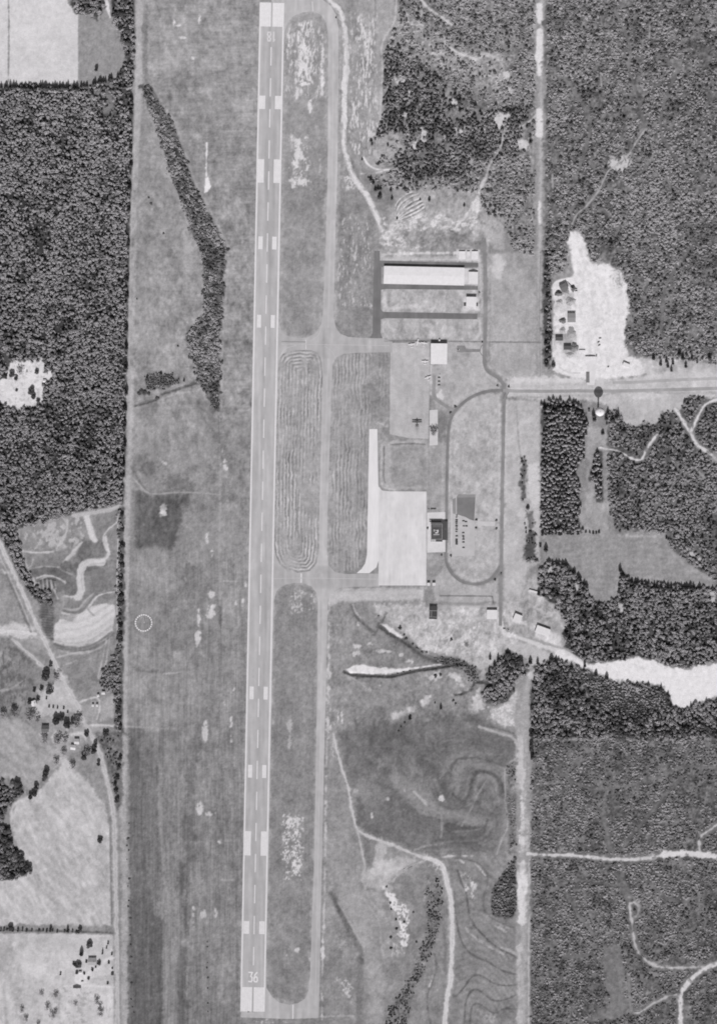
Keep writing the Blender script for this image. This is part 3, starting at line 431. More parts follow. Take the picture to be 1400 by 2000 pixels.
blob(861, 1558, 6, 4, 206, 2, 2); blob(791, 1543, 2, 2, 205, 1, 2); blob(726, 1592, 2, 6, 200, 1, 2); blob(707, 1555, 2, 3, 196, 1, 2); blob(693, 1545, 5, 3, 178, 2, 3); blob(757, 1561, 3, 2, 190, 1, 2); blob(705, 1590, 6, 14, 122, 3, 8)
R_FTRK = spline(zz([(985, 66), (1100, 102), (1200, 132), (1228, 180), (1224, 280)])); R_FTRK2 = spline(zz([(1222, 275), (1190, 292), (1152, 345), (1152, 450), (1158, 560), (1170, 710), (1130, 800), (1098, 895)]))
stroke(R_FTRK, 5, 182, 3, .9, .6, False); stroke(R_FTRK2, 3, 176, 2.5, .8, .6, False); stroke(zz([(1000, 55), (1110, 78), (1200, 105), (1320, 135)]), 2.5, 116, 2, .8)
poly(W_BANK, 132, 4, .9, 1.5, 5)
# lower terraces
LOW = [(855, 1684), (935, 1672), (972, 1668), (1008, 1700), (1010, 2060), (888, 2060), (884, 1960), (890, 1800), (876, 1720)]
poly(LOW, 143, 6, .9, 1.5, 4)
sl, a, d = polymask(LOW, 10, 2); f = (YY[sl] - 1700) + 18 * np.sin((XX[sl] - 900) / 24) - .5 * (XX[sl] - 900) + 6 * N_BIG[sl]
A[sl] += a * (4.5 * np.sin(f / 2.3) + 4 * N_BIG[sl])
poly([(750, 1690), (860, 1690), (876, 1800), (874, 1960), (840, 2060), (700, 2060), (706, 1850), (740, 1760)], 147, 10, .8, 3, 5)
for p, w, v in (([(820, 1140), (830, 1280), (850, 1400), (890, 1500), (960, 1560), (1050, 1600), (1130, 1650), (1240, 1680)], 3, 108), ([(845, 1000), (870, 1080), (905, 1160), (912, 1250), (940, 1340), (1010, 1420), (1100, 1500), (1230, 1565)], 3.2, 104), ([(830, 920), (940, 938), (1010, 980), (1040, 1050), (1012, 1200), (1030, 1280), (1100, 1330), (1200, 1372)], 3, 118), ([(775, 1790), (830, 1815), (880, 1770), (940, 1690), (1000, 1685), (1070, 1730), (1140, 1750), (1230, 1745)], 2.6, 106), ([(885, 2060), (898, 1860), (940, 1780), (1000, 1790), (1060, 1840), (1140, 1845), (1225, 1810)], 2.8, 108), ([(925, 2060), (930, 1910), (960, 1865), (1020, 1890), (1080, 1930), (1150, 1900), (1220, 1905)], 2.8, 112), ([(690, 1540), (708, 1620), (690, 1700), (650, 1800), (650, 1900), (670, 2010)], 2.6, 116), ([(750, 1360), (765, 1500), (760, 1650)], 6, 130)): stroke(zz(p), w, v, 2.5, .8, .6)
for p, w, v in (([(895, 1375), (960, 1440), (1050, 1500), (1145, 1545)], 4, 190), ([(740, 912), (830, 905), (940, 905)], 3, 208), ([(855, 930), (880, 950)], 4, 206), ([(960, 955), (1000, 1000), (1020, 1032)], 3.5, 208), ([(1065, 1350), (1160, 1395)], 3, 196), ([(1020, 1290), (1100, 1340), (1200, 1385)], 3, 166), ([(680, 1560), (690, 1640), (670, 1740)], 2.5, 172), ([(1130, 1500), (1240, 1545)], 6, 180), ([(860, 1010), (920, 1200), (930, 1350)], 3, 160)): stroke(zz(p), w, v, 2.2, .85, .9, True, False, .3)
speck(zz([(880, 1010), (960, 1040), (975, 1130), (960, 1210), (900, 1150)]), 208, .1, .6, 41, 7, 10, .9); speck(zz([(1000, 1930), (1110, 1950), (1100, 2000), (1000, 1990)]), 180, .0, .8, 42, 9, 9, .8); stroke(zz([(655, 1690), (672, 1720), (660, 1755)]), 3, 205, 2, .8)
# track junction, dumps and ditch
poly(zz([(210, 760), (330, 790), (290, 980), (260, 1010), (240, 900)]), 138, 4, .9, 1.5, 3)
poly(zz([(330, 800), (400, 830), (370, 920), (500, 910), (600, 940), (450, 1030), (400, 1080), (430, 1170), (380, 1160), (300, 1110), (230, 1130), (230, 1030), (290, 980)]), 184, 6, .9, 2.5, 7)
poly(zz([(230, 1130), (330, 1120), (390, 1300), (420, 1560), (360, 1640), (370, 2000), (250, 2000), (250, 1560), (150, 1400), (60, 1260), (60, 1180)]), 166, 10, .8, 3, 4)
for p in ([(230, 1180), (330, 1330), (345, 1470)], [(260, 1170), (360, 1300)], [(350, 1500), (370, 1600)]): stroke(zz(p), 2.4, 184, 3, .7)
speck(zz([(355, 1100), (430, 1180), (500, 1230), (525, 1340), (510, 1480), (480, 1480), (470, 1330), (410, 1230)]), 222, -.9, .6, 43, 7, 10, 1.0, 5); speck(zz([(400, 1480), (520, 1450), (520, 1560), (420, 1560)]), 200, .3, .6, 44, 4, 12, .8)
stroke(zz([(20, 1145), (70, 1240), (110, 1320), (160, 1420), (205, 1500), (212, 1570), (208, 1700), (200, 2020)]), 11, 134, 5, .9, 1.5, True, False, 0, 2.5); stroke(zz([(20, 1145), (75, 1245), (120, 1330), (170, 1430), (222, 1520), (222, 1600)]), 5, 110, 3, .9, 1.5, True, False, .2)
stroke(zz([(70, 1210), (160, 1370), (230, 1490), (245, 1560)]), 3, 182, 3, .6); speck(zz([(60, 1700), (160, 1700), (160, 1850), (110, 1840)]), 206, .3, .5, 45, 6, 9, .9); speck(zz([(50, 1400), (150, 1400), (150, 1520), (60, 1510)]), 178, .2, .8, 46, 12, 12, .7)
stroke([(520, 1985), (560, 1990), (640, 1985), (690, 1984)], 3, 190, 2.5, .7, 1, True, False, .4); stroke([(545, 1990), (600, 1992)], 2.5, 128, 2, .7); speck(rect(470, 1990, 560, 2050), 205, .8, .6, 47, 8, 8, .8)
# main farm tracks (sheets over them)
R_MAIN = spline([(651, 1432), (656, 1458), (662, 1480), (667, 1500), (679, 1534), (686, 1575), (696, 1616), (710, 1629), (734, 1639), (768, 1651), (803, 1666), (832, 1677)])
R_MAIN2 = spline([(830, 1676), (852, 1682), (866, 1695), (872, 1723), (880, 1757), (883, 1808), (882, 1860), (880, 1911), (873, 1946), (868, 2000), (865, 2050)])
R_BR = spline([(698, 1622), (705, 1655), (712, 1690), (708, 1722)]); R_BR2 = spline([(826, 1682), (800, 1692), (780, 1705), (766, 1722)])
R_ESTRIP = spline([(1040, 1300), (1032, 1330), (1026, 1380), (1022, 1440), (1021, 1520), (1022, 1620), (1022, 1700), (1022, 1800), (1021, 1900), (1020, 2060)])
poly([(1008, 1380), (1037, 1380), (1037, 2060), (1008, 2060)], 160, 5, .95, 1.5, 4)
stroke(R_ESTRIP, 12, 176, 5, .8, 1.5, False, True)
for a, b, x, w in ((1500, 1560, 1018, 9), (1560, 1650, 1019, 8), (1690, 1708, 1020, 14), (1709, 1745, 1019, 22), (1748, 1795, 1019, 16), (1850, 1880, 1014, 10)): stroke([(x, a), (x, b)], w, 214, 4, .85, 1.8, False, True, .25)
stroke([(1033, 1650), (1034, 1680), (1033, 1700), (1037, 1780), (1033, 1800), (1032, 1900), (1032, 2060)], 3, 198, 2.5, .85, .8, True, True); stroke([(1013, 1880), (1011, 2060)], 4, 186, 3, .7, 1)
for x, a, b, w, v in ((1015, 1440, 1512, 14, 198), (1017, 1556, 1660, 9, 210), (1018, 1690, 1712, 16, 214), (1018, 1712, 1742, 21, 222), (1017, 1752, 1798, 15, 214), (1016, 1850, 2050, 11, 190), (1028, 1600, 1660, 3, 192), (1014, 1510, 1560, 6, 186)): stroke([(x, a), (x + .6, (a + b) / 2), (x, b)], w, v, 3.5, .9, 2.2, True, True, .3)
stroke([(1023, 1440), (1023, 1500)], 1.6, 160, 1.5, .7)
poly([(1000, 1372), (1030, 1372), (1030, 1438), (1010, 1435)], 168, 5, .7, 2)
for R, w, v in ((R_MAIN, 4.5, 204), (R_MAIN2, 9, 208), (R_BR, 4, 192), (R_BR2, 3.5, 186)):
    stroke(R, w + 4, v - 28, 4, .6, 1.6, False); stroke(R, w, v, 2.8, 1, .7, False); stroke(R, 1.5, v - 18, 1.6, .8, .6, False, False, .3)
speck(zz([(640, 900), (760, 960), (780, 1040), (700, 1000)]), 212, .2, .6, 48, 6, 8, .9)
# gully scrub
poly(W_GULLY, 130, 8, .8, 3, 6); poly(W_TRI, 98, 4, 1, 1.5, 5)
# ------------------------------------------------------------------ east and south-east woods
poly(rect(1143, 838, 1190, 1042), 164, 6, .9, 3, 5)
for p, v in ((W_CPINE, 92), (W_CMID, 96), (W_EAST, 104), (W_F, 80), (W_G, 82), (W_GW, 96), (W_ESTRIP, 96), (W_ESHRUB, 110), (W_ESHRUB2, 105)): poly(p, v, 5, 1, 2.2, 6)  # tall-wood floors darkest: shade between the crowns painted into their tone
FE = [(1054, 1046), (1140, 1044), (1297, 1043), (1314, 1078), (1345, 1104), (1388, 1130), (1395, 1152), (1372, 1146), (1273, 1138), (1239, 1134), (1211, 1108), (1205, 1165), (1180, 1176), (1156, 1169), (1146, 1145), (1112, 1102), (1071, 1098), (1056, 1085)]
poly(FE, 154, 3, 1, 1.5, 3, True)
sl, a, d = polymask(FE, 4, 1); A[sl] += a * 3.0 * np.sin((YY[sl] + 7 * np.sin(XX[sl] / 60) + 2 * N_MID[sl]) / 1.9); stroke([(1200, 1046), (1240, 1047), (1280, 1048)], 3, 196, 3, .7, 1.2, True, False, .4); stroke([(1312, 1080), (1340, 1105), (1385, 1132)], 4, 172, 4, .7)
R_E1 = spline([(1170, 874), (1190, 878), (1211, 882), (1228, 893), (1242, 899), (1251, 898), (1258, 886), (1263, 877), (1272, 862), (1282, 850)])
R_E2 = spline([(1318, 798), (1331, 819), (1341, 836), (1348, 846), (1359, 867), (1383, 884), (1402, 900), (1440, 925)]); R_E3 = spline([(1440, 778), (1400, 781), (1376, 791), (1362, 815), (1349, 843)])
for R, w in ((R_E1, 3.6), (R_E2, 5.5), (R_E3, 5)): stroke(R, w + 5, 150, 5, .7, 1.5, False, True); stroke(R, w, 210, 2.2, 1, .7, False, True)
blob(1395, 900, 14, 16, 160, 4, 8, .7); blob(1365, 930, 8, 5, 180, 3, 4, .7, True); stroke([(1178, 880), (1180, 990)], 4, 168, 4, .7, 1, True, True)
for x, y, rx, ry in ((1350, 1082, 7, 6), (1336, 1072, 6, 3), (1362, 1092, 5, 3), (1210, 1186, 6, 6), (1198, 1195, 3, 10), (1222, 1194, 4, 5), (1125, 1145, 5, 8), (1071, 1110, 5, 8), (1305, 1276, 3, 8), (1390, 1170, 5, 12), (1036, 1318, 6, 7), (1042, 1310, 8, 3)): blob(x, y, rx, ry, 206, 2.5, 3, .85, True)
stroke([(1136, 1342), (1148, 1362), (1156, 1378), (1175, 1394)], 3.5, 176, 3, .8, .8, True, True)
stroke([(1085, 1325), (1110, 1335), (1140, 1348)], 3, 92, 4, .7)
CLEAR = [(1134, 1294), (1150, 1298), (1204, 1291), (1239, 1284), (1280, 1290), (1297, 1302), (1338, 1307), (1400, 1295), (1458, 1292), (1458, 1350), (1400, 1363), (1362, 1374), (1338, 1382), (1314, 1379), (1306, 1356), (1294, 1339), (1273, 1336), (1228, 1331), (1204, 1332), (1180, 1320), (1160, 1312), (1142, 1303)]
poly(CLEAR, 224, 2.5, 1, 2.0, 0, True); speck([(1200, 1330), (1150, 1312), (1215, 1340), (1225, 1328)], 130, .2, .5, 49, 4, 4, .9, 5)
speck([(1230, 1295), (1290, 1300), (1280, 1315), (1230, 1312)], 208, .2, .8, 50, 12, 5, .8)
# south-east scrub
poly(W_SE, 112, 4, 1, 1.5, 6)
speck(W_SE, 134, .0, 1.3, 51, 40, 30, .55); speck(W_SE, 94, .3, 1.2, 52, 36, 36, .6)
poly([(1178, 1850), (1210, 1850), (1218, 1920), (1226, 1975), (1200, 1992), (1130, 1996), (1190, 1960), (1175, 1890)], 134, 8, .9, 3, 3, True)
for p, w, v in (([(1176, 1590), (1184, 1625), (1190, 1660)], 8, 138), ([(1330, 1520), (1300, 1550), (1260, 1600), (1225, 1640), (1215, 1660)], 4, 136), ([(1105, 1745), (1130, 1790), (1158, 1825)], 4, 142), ([(1228, 1910), (1229, 1950), (1232, 1975)], 3.5, 162), ([(1210, 1710), (1222, 1740), (1228, 1760)], 14, 136), ([(1100, 1870), (1160, 1864)], 4, 132)): stroke(p, w, v, 5, .7, 1.2, True, True, .3)
stroke([(1080, 1578), (1120, 1578), (1160, 1590)], 3, 84, 3, .7); blob(1122, 1578, 4, 3, 178, 1.5, 2); stroke([(1200, 1684), (1240, 1682), (1270, 1690)], 5, 86, 4, .7); stroke([(1165, 1998), (1225, 1990), (1260, 1972)], 6, 88, 4, .7)
speck([(1040, 1640), (1130, 1650), (1130, 1690), (1040, 1690)], 150, .5, .7, 53, 8, 5, .7)
R_S1 = spline([(1030, 1668), (1071, 1670), (1112, 1670), (1160, 1675), (1215, 1679), (1263, 1676), (1307, 1669), (1340, 1666), (1366, 1667), (1400, 1676), (1440, 1690)])
R_S2 = spline([(1366, 1666), (1365, 1638), (1376, 1627), (1400, 1611), (1440, 1588)])
R_S3 = spline([(1246, 1772), (1238, 1762), (1229, 1764), (1230, 1780), (1235, 1815), (1240, 1846), (1252, 1867), (1270, 1882), (1290, 1889), (1331, 1890), (1376, 1888)])
R_S4 = spline([(1440, 1870), (1400, 1882), (1376, 1892), (1352, 1909), (1337, 1928), (1329, 1944), (1328, 2000), (1328, 2050)]); R_S5 = spline([(1326, 1940), (1297, 1949), (1270, 1963), (1249, 1977), (1238, 1978)])
for R, w, v in ((R_S1, 5.5, 212), (R_S2, 3.6, 200), (R_S3, 3.2, 200), (R_S4, 8, 214), (R_S5, 3.4, 194)):
    stroke(R, w + 6, 146, 6, .6, 2.2, False, True); stroke(R, w, v, 3, 1, .9, False, True); stroke(R, 1.2, v - 22, 1.5, .7, .6, False, False, .4)
stroke([(1295, 1670), (1330, 1666), (1400, 1674), (1440, 1688)], 11, 214, 2.5, .95, 1.5, True, True); stroke([(1226, 1752), (1236, 1754), (1246, 1765), (1247, 1780), (1240, 1792)], 4, 170, 4, .8, 1, True, True)
# east road to the clearing
R_SE = spline([(976.6, 1215), (979, 1228), (985, 1237), (1005, 1243), (1023, 1248.5), (1064, 1264), (1100, 1273), (1120, 1284), (1140, 1297)])
poly([(985, 1244), (1025, 1256), (1070, 1271), (1108, 1286), (1136, 1300), (1085, 1285), (1040, 1300), (1010, 1276), (985, 1265)], 190, 5, .95, 2, 3, True)
stroke(R_SE, 9, 206, 3, 1, .6, False, True); stroke([(1010, 1240), (1064, 1256), (1098, 1266)], 3, 166, 2.5, .7); stroke([(1090, 1276), (1120, 1288), (1142, 1300)], 12, 220, 3, 1, 1.5, True, True)
# ---- infield islands
IS1 = [(554.6, 90), (556, 62), (562, 42), (575, 30), (592, 24), (610, 22), (626, 28), (637, 44), (641, 75), (640.5, 200), (640, 340), (635, 500), (630.5, 610), (627, 634), (617, 650), (600, 659), (578, 660), (560, 655), (549, 645), (544.8, 628), (546, 540), (550, 330)]
IS2 = [(543, 725), (545, 704), (551, 692), (562, 686), (585, 683.5), (608, 684), (621, 689), (628, 704), (630, 730), (628.5, 800), (626, 900), (623.5, 1000), (623, 1075), (619, 1100), (606, 1115), (582, 1119), (560, 1113), (547, 1104), (538.5, 1085), (535.5, 1065), (536.5, 1000), (540, 850)]
IS3 = [(534.6, 1190), (536, 1168), (542, 1152), (556, 1142), (575, 1138.5), (592, 1139), (608, 1145), (617, 1157), (621, 1176), (620, 1300), (616.5, 1500), (613, 1700), (610, 1780), (606, 1900), (602.5, 1935), (595, 1951), (582, 1959), (566, 1962), (546, 1958), (532, 1947), (521, 1930), (519.5, 1900), (523, 1750), (528, 1500)]
poly(IS1, 155, 3, .8, .5, 4); poly(IS2, 170, 3, .9, .5, 4); poly(IS3, 146, 3, .9, .5, 4)
add(rect(562, 480, 600, 640), -7, 20); add(rect(565, 310, 640, 420), -4, 20)
speck(rect(580, 42, 612, 160), 216, -.55, .6, 54, 6, 22, .95, 6); speck(rect(556, 55, 638, 190), 206, .75, .5, 55, 5, 20, .9, 6)
blob(629, 150, 4, 20, 216, 1.2, 2.5); blob(630, 105, 2, 24, 208, 1.2, 2.5); blob(564, 76, 2, 13, 212, 1, 2.5); blob(596, 164, 10, 4, 220, 1.2, 2.5); blob(579, 183, 2, 10, 210, 1, 2); blob(588, 183, 2, 9, 205, 1, 2); blob(606, 208, 3, 11, 210, 1, 2); blob(629, 181, 2, 7, 206, 1, 2)
blob(580, 300, 6, 32, 212, 3.0, 3, .95); speck(rect(568, 265, 604, 365), 210, .35, .5, 56, 6, 14, .9, 5); blob(582, 352, 18, 5, 208, 3, 3, .9); blob(625, 325, 2, 16, 196, 1.2, 3, .7)
speck([(568, 1155), (592, 1155), (592, 1195), (568, 1195)], 204, .0, .8, 57, 6, 10, .85, 5); speck(rect(604, 1160, 618, 1192), 204, .2, .6, 58, 4, 10, .8, 4); blob(566, 1430, 2.5, 30, 190, 2, 4, .7); blob(592, 1370, 3, 30, 170, 3, 8, .6)
speck(rect(553, 1590, 566, 1720), 216, -.1, .5, 59, 4, 6, .95, 4); speck(rect(570, 1598, 586, 1710), 216, -.3, .5, 60, 5, 6, .95, 4); speck(rect(564, 1598, 592, 1622), 212, -.2, .5, 62, 6, 6, .9, 4)
for x, y, r in ((585, 1873, 2), (606, 1873, 2), (560, 1865, 2), (580, 1855, 4)): blob(x, y, r, r, 205, 1, 2)
for P_, w_ in ((IS1, 9), (IS2, 5), (IS3, 6)):
    stroke(list(P_) + [P_[0]], w_, 176, 5, .75, 1.6, False, False, .45)
stroke([(663, 60), (662, 200), (660, 340), (656, 500), (653.5, 620)], 7, 180, 5, .7, 1.6, True, False, .5); stroke([(650, 745), (645, 900), (641, 1000), (640, 1090)], 6, 180, 4, .7, 1.4, True, False, .4)
stroke([(508, 0), (488, 1000), (469, 1975)], 4, 166, 4, .6, 1.2, False, False, .4); stroke([(556, 5), (536, 1000), (519, 1960)], 3, 166, 3, .5, 1.0, False, False, .4)
# mowing rounds
def mow(p, amp, per, seed):
    sl, a, d = polymask(p, 2, 0)
    ph = (d + .8 * N_MID[sl] + .4 * N_FIN[sl]) / per * 2 * math.pi
    A[sl] += a * amp * np.sin(ph) * np.clip(.62 + .6 * fbm(24, 60, seed, 3)[sl], 0, 1.5)
mow(IS2, 23, 6.6, 71)
IS2R = [(652, 705), (662, 693), (700, 690), (762, 690), (761, 800), (730, 812), (718, 835), (717, 1080), (704, 1105), (690, 1116), (664, 1114), (650, 1098), (646, 1070), (647, 900), (650, 760)]
sl, a, d = polymask(IS2R, 4, 0); A[sl] += a * 15 * np.sin((XX[sl] + .017 * (YY[sl] - 900) + 1.2 * N_MID[sl]) / 6.6 * 2 * math.pi) * np.clip(.6 + .6 * fbm(24, 60, 72, 3)[sl], 0, 1.5)
poly([(712, 745), (742, 760), (742, 805), (715, 812)], 136, 14, .7, 5, 4); poly(rect(730, 690, 762, 830), 148, 16, .5, 5, 5)
stroke([(706, 700), (704, 780), (710, 800)], 3, 182, 4, .7); stroke([(722, 812), (700, 818), (692, 840), (690, 1060), (698, 1100)], 6, 176, 4, .6, 1)
mow([(545, 1160), (615, 1160), (610, 1900), (530, 1900)], 2.5, 7, 73)
# final ground-wide texture
for P_, k_ in (([(720, 1178), (975, 1186), (1010, 1252), (960, 1295), (915, 1296), (830, 1275), (765, 1222)], 1.0), ([(985, 1180), (1048, 1120), (1092, 1195), (1102, 1225), (1096, 1262), (990, 1236)], .9), ([(748, 420), (800, 375), (930, 375), (985, 430), (950, 480), (745, 500)], 1.0), (SITE, .45), (rect(745, 558, 932, 612), .7), (rect(745, 626, 932, 662), .7), (CLEAR, .25), ([(878, 820), (975, 790), (972, 1100), (925, 1137), (880, 1100)], .6), ([(640, 1185), (930, 1300), (930, 1400), (650, 1425)], .6)):
    sl, a, d = polymask(P_, 6, 2); A[sl] += a * k_ * (6 * N_RAG[sl] + 5 * N_PAT[sl])
for p in ([(1126, 470), (1150, 560), (1165, 640), (1160, 700)], [(1136, 500), (1180, 570), (1190, 650), (1170, 710)], [(1210, 560), (1205, 640), (1190, 700), (1165, 740)], [(1100, 700), (1140, 720), (1180, 715), (1240, 715)], [(1128, 600), (1150, 650), (1150, 730)]):
    for o_ in (0, 2.4): stroke([(x + o_, y) for x, y in p], 1.3, 206, 1.4, .7, .5, True, False, .4)
for k_, P_ in enumerate((W_NEYOUNG, W_SE, W_EAST, W_NCYOUNG)): speck(P_, 136, 1.25, .5, 90 + k_, 16, 13, .8, 10, True)
for p in ([(1200, 20), (1230, 90), (1228, 140), (1262, 250)], [(1330, 120), (1300, 190), (1290, 260), (1340, 330), (1400, 350)], [(1100, 150), (1150, 230), (1140, 300), (1110, 380)], [(1350, 480), (1300, 560), (1290, 640)], [(1080, 1500), (1150, 1540), (1250, 1530), (1330, 1500), (1400, 1500)], [(1060, 1750), (1120, 1720), (1200, 1730)], [(1260, 1720), (1320, 1760), (1400, 1740)]): stroke(p, 3, 138, 3, .7, 1.4, True, True, .3)
for P_, k_ in ((W_SE, 1), (W_NEYOUNG, 1), (W_NCYOUNG, 1), (W_STRIP, .8), (W_EAST, .8), (W_GULLY, .8), (W_BANK, .8), (W_BRUSH, .8)):
    sl, a, d = polymask(P_, 6, 2); A[sl] += a * (1 - NOTREE[sl]) * k_ * (9 * N_RAG[sl] + 6 * N_FIN[sl])
A = 152 + (A - 152) * np.where(A < 152, 1.14, 1.08)
A += (5.2 * N_FIN + 4.0 * N_GRN + 1.0 * N_STR2) * np.clip((232 - A) / 70, .22, 1)
A = np.clip(A, 62, 230)
def alb(v): 
    c = np.clip(np.asarray(v, float), 0, 255) / 255
    return np.where(c <= .04045, c / 12.92, ((c + .055) / 1.055) ** 2.4) / K

# ------------------------------------------------------------------ materials
def mat_tone(name, lo=.86, hi=1.14, sc=.5, sc2=.09, attr='tone', atype='GEOMETRY', value=None, rough=True, stretch=None, objrand=0.0):
    m = bpy.data.materials.new(name); m.use_nodes = True; nt = m.node_tree; N = nt.nodes; L = nt.links
    for n in list(N): N.remove(n)
    out = N.new('ShaderNodeOutputMaterial'); d = N.new('ShaderNodeBsdfDiffuse'); d.inputs['Roughness'].default_value = .4
    tc = N.new('ShaderNodeTexCoord'); src = tc.outputs['Object']
    if stretch:
        mp = N.new('ShaderNodeMapping'); mp.inputs['Scale'].default_value = stretch; L.new(src, mp.inputs[0]); src = mp.outputs[0]
    n1 = N.new('ShaderNodeTexNoise'); n1.inputs['Scale'].default_value = sc; n1.inputs['Detail'].default_value = 3; L.new(src, n1.inputs['Vector'])
    n2 = N.new('ShaderNodeTexNoise'); n2.inputs['Scale'].default_value = sc2; n2.inputs['Detail'].default_value = 2; L.new(src, n2.inputs['Vector'])
    mx = N.new('ShaderNodeMath'); mx.operation = 'ADD'; L.new(n1.outputs[0], mx.inputs[0]); L.new(n2.outputs[0], mx.inputs[1])
    mr = N.new('ShaderNodeMapRange'); mr.inputs[1].default_value = .7; mr.inputs[2].default_value = 1.3; mr.inputs[3].default_value = lo; mr.inputs[4].default_value = hi; mr.clamp = False; L.new(mx.outputs[0], mr.inputs[0])
    val = mr.outputs[0]
    mu = N.new('ShaderNodeMath'); mu.operation = 'MULTIPLY'; L.new(val, mu.inputs[0])
    if value is None:
        at = N.new('ShaderNodeAttribute'); at.attribute_name = attr; at.attribute_type = atype; L.new(at.outputs['Fac'], mu.inputs[1])
    else: mu.inputs[1].default_value = value
    last = mu.outputs[0]
    if objrand:
        oi = N.new('ShaderNodeObjectInfo'); r = N.new('ShaderNodeMapRange'); r.inputs[3].default_value = 1 - objrand; r.inputs[4].default_value = 1 + objrand; L.new(oi.outputs['Random'], r.inputs[0])
        m3 = N.new('ShaderNodeMath'); m3.operation = 'MULTIPLY'; L.new(last, m3.inputs[0]); L.new(r.outputs[0], m3.inputs[1]); last = m3.outputs[0]
    cc = N.new('ShaderNodeCombineColor')
    for i in range(3):
        k = N.new('ShaderNodeMath'); k.operation = 'MULTIPLY'; k.inputs[1].default_value = TINT[i]; L.new(last, k.inputs[0]); L.new(k.outputs[0], cc.inputs[i])
    L.new(cc.outputs[0], d.inputs['Color']); L.new(d.outputs[0], out.inputs[0])
    return m
M_GROUND = mat_tone('soil_and_grass', .90, 1.10, .4, .1)
M_PAVE = mat_tone('weathered_pavement', .95, 1.05, .35, .05, stretch=(1, .12, 1))
M_ROAD = mat_tone('road_asphalt', .94, 1.06, .5, .08)
_mc = {}
def M(v, name=None, lo=.93, hi=1.07, sc=.8):
    key = (round(v, 1), lo, hi, sc)
    if key not in _mc: _mc[key] = mat_tone(name or 'paint_%d' % v, lo, hi, sc, .15, value=float(alb(v)))
    return _mc[key]
M_WHITE = M(225, 'white_paint', .96, 1.03)
M_GLASS = bpy.data.materials.new('window_glass'); M_GLASS.use_nodes = True
b = M_GLASS.node_tree.nodes['Principled BSDF']; b.inputs['Base Color'].default_value = (.03, .03, .03, 1); b.inputs['Roughness'].default_value = .12

# ------------------------------------------------------------------ mesh helpers
def mesh_np(name, V, F, tone=None, mat=None, nper=None):
    me = bpy.data.meshes.new(name); V = np.asarray(V, np.float32); F = np.asarray(F, np.int32)
    k = F.shape[1]; me.vertices.add(len(V)); me.vertices.foreach_set('co', V.ravel())
    me.loops.add(F.size); me.loops.foreach_set('vertex_index', F.ravel())
    me.polygons.add(len(F)); me.polygons.foreach_set('loop_start', np.arange(0, F.size, k, dtype=np.int32))
    if tone is not None:
        a = me.attributes.new('tone', 'FLOAT', 'POINT'); a.data.foreach_set('value', np.asarray(tone, np.float32))
    me.update(calc_edges=True); me.validate()
    if mat: me.materials.append(mat)
    return me
def link(name, me, parent=None, loc=None, rotz=0.0):
    o = bpy.data.objects.new(name, me); COL.objects.link(o)
    if parent: o.parent = parent
    if loc is not None: o.location = loc
    o.rotation_euler[2] = rotz
    return o
def structure(o): o['kind'] = 'structure'; return o
def thing(name, label, cat, loc=(0, 0, 0), rotz=0.0, group=None, me=None):
    o = link(name, me, None, loc, rotz); o['label'] = label; o['category'] = cat
    if group: o['group'] = group
    return o
def poly_sheet(name, outer, z, tone, mat, holes=(), step=4.0, parent=None):
    rings = [np.asarray(outer, float)] + [np.asarray(h, float) for h in holes]
    pts = []; edges = []
    for r in rings:
        q = []
        for i in range(len(r)):
            a, b_ = r[i], r[(i + 1) % len(r)]; m = max(1, int(np.hypot(*(b_ - a)) / step))
            for k in range(m): q.append(a + (b_ - a) * k / m)
        s = len(pts); pts += q; edges += [(s + i, s + (i + 1) % len(q)) for i in range(len(q))]
    lo = rings[0].min(0); hi = rings[0].max(0)
    gx, gy = np.meshgrid(np.arange(lo[0] + step / 2, hi[0], step), np.arange(lo[1] + step / 2, hi[1], step))
    gx = gx.ravel() + RNG.uniform(-.3, .3, gx.size); gy = gy.ravel() + RNG.uniform(-.3, .3, gy.size)
    ok = inside(rings[0], gx, gy)
    for h in rings[1:]: ok &= ~inside(h, gx, gy)
    bp = np.array(pts)
    gx, gy = gx[ok], gy[ok]
    far = np.ones(len(gx), bool)
    for i in range(0, len(gx), 4000):
        s = slice(i, i + 4000); far[s] = (((gx[s, None] - bp[None, :, 0]) ** 2 + (gy[s, None] - bp[None, :, 1]) ** 2).min(1) > (step * .45) ** 2)
    P = [Vector((float(x), float(y))) for x, y in bp] + [Vector((float(x), float(y))) for x, y in zip(gx[far], gy[far])]
    v, e, f, *_ = delaunay_2d_cdt(P, edges, [], 0, 1e-4)
    v = np.array([(p.x, p.y) for p in v]); f = np.array(f)
    c = v[f].mean(1); ok = inside(rings[0], c[:, 0], c[:, 1])
    for h in rings[1:]: ok &= ~inside(h, c[:, 0], c[:, 1])
    f = f[ok]
    t = tone(v[:, 0], v[:, 1]) if callable(tone) else np.full(len(v), tone)
    tri = v[f]; s = (tri[:, 1, 0] - tri[:, 0, 0]) * (tri[:, 2, 1] - tri[:, 0, 1]) - (tri[:, 1, 1] - tri[:, 0, 1]) * (tri[:, 2, 0] - tri[:, 0, 0])
    f = np.where((s > 0)[:, None], f[:, ::-1], f)
    return link(name, mesh_np(name, np.c_[wx(v[:, 0]), wy(v[:, 1]), np.full(len(v), z)], f, alb(t), mat), parent)
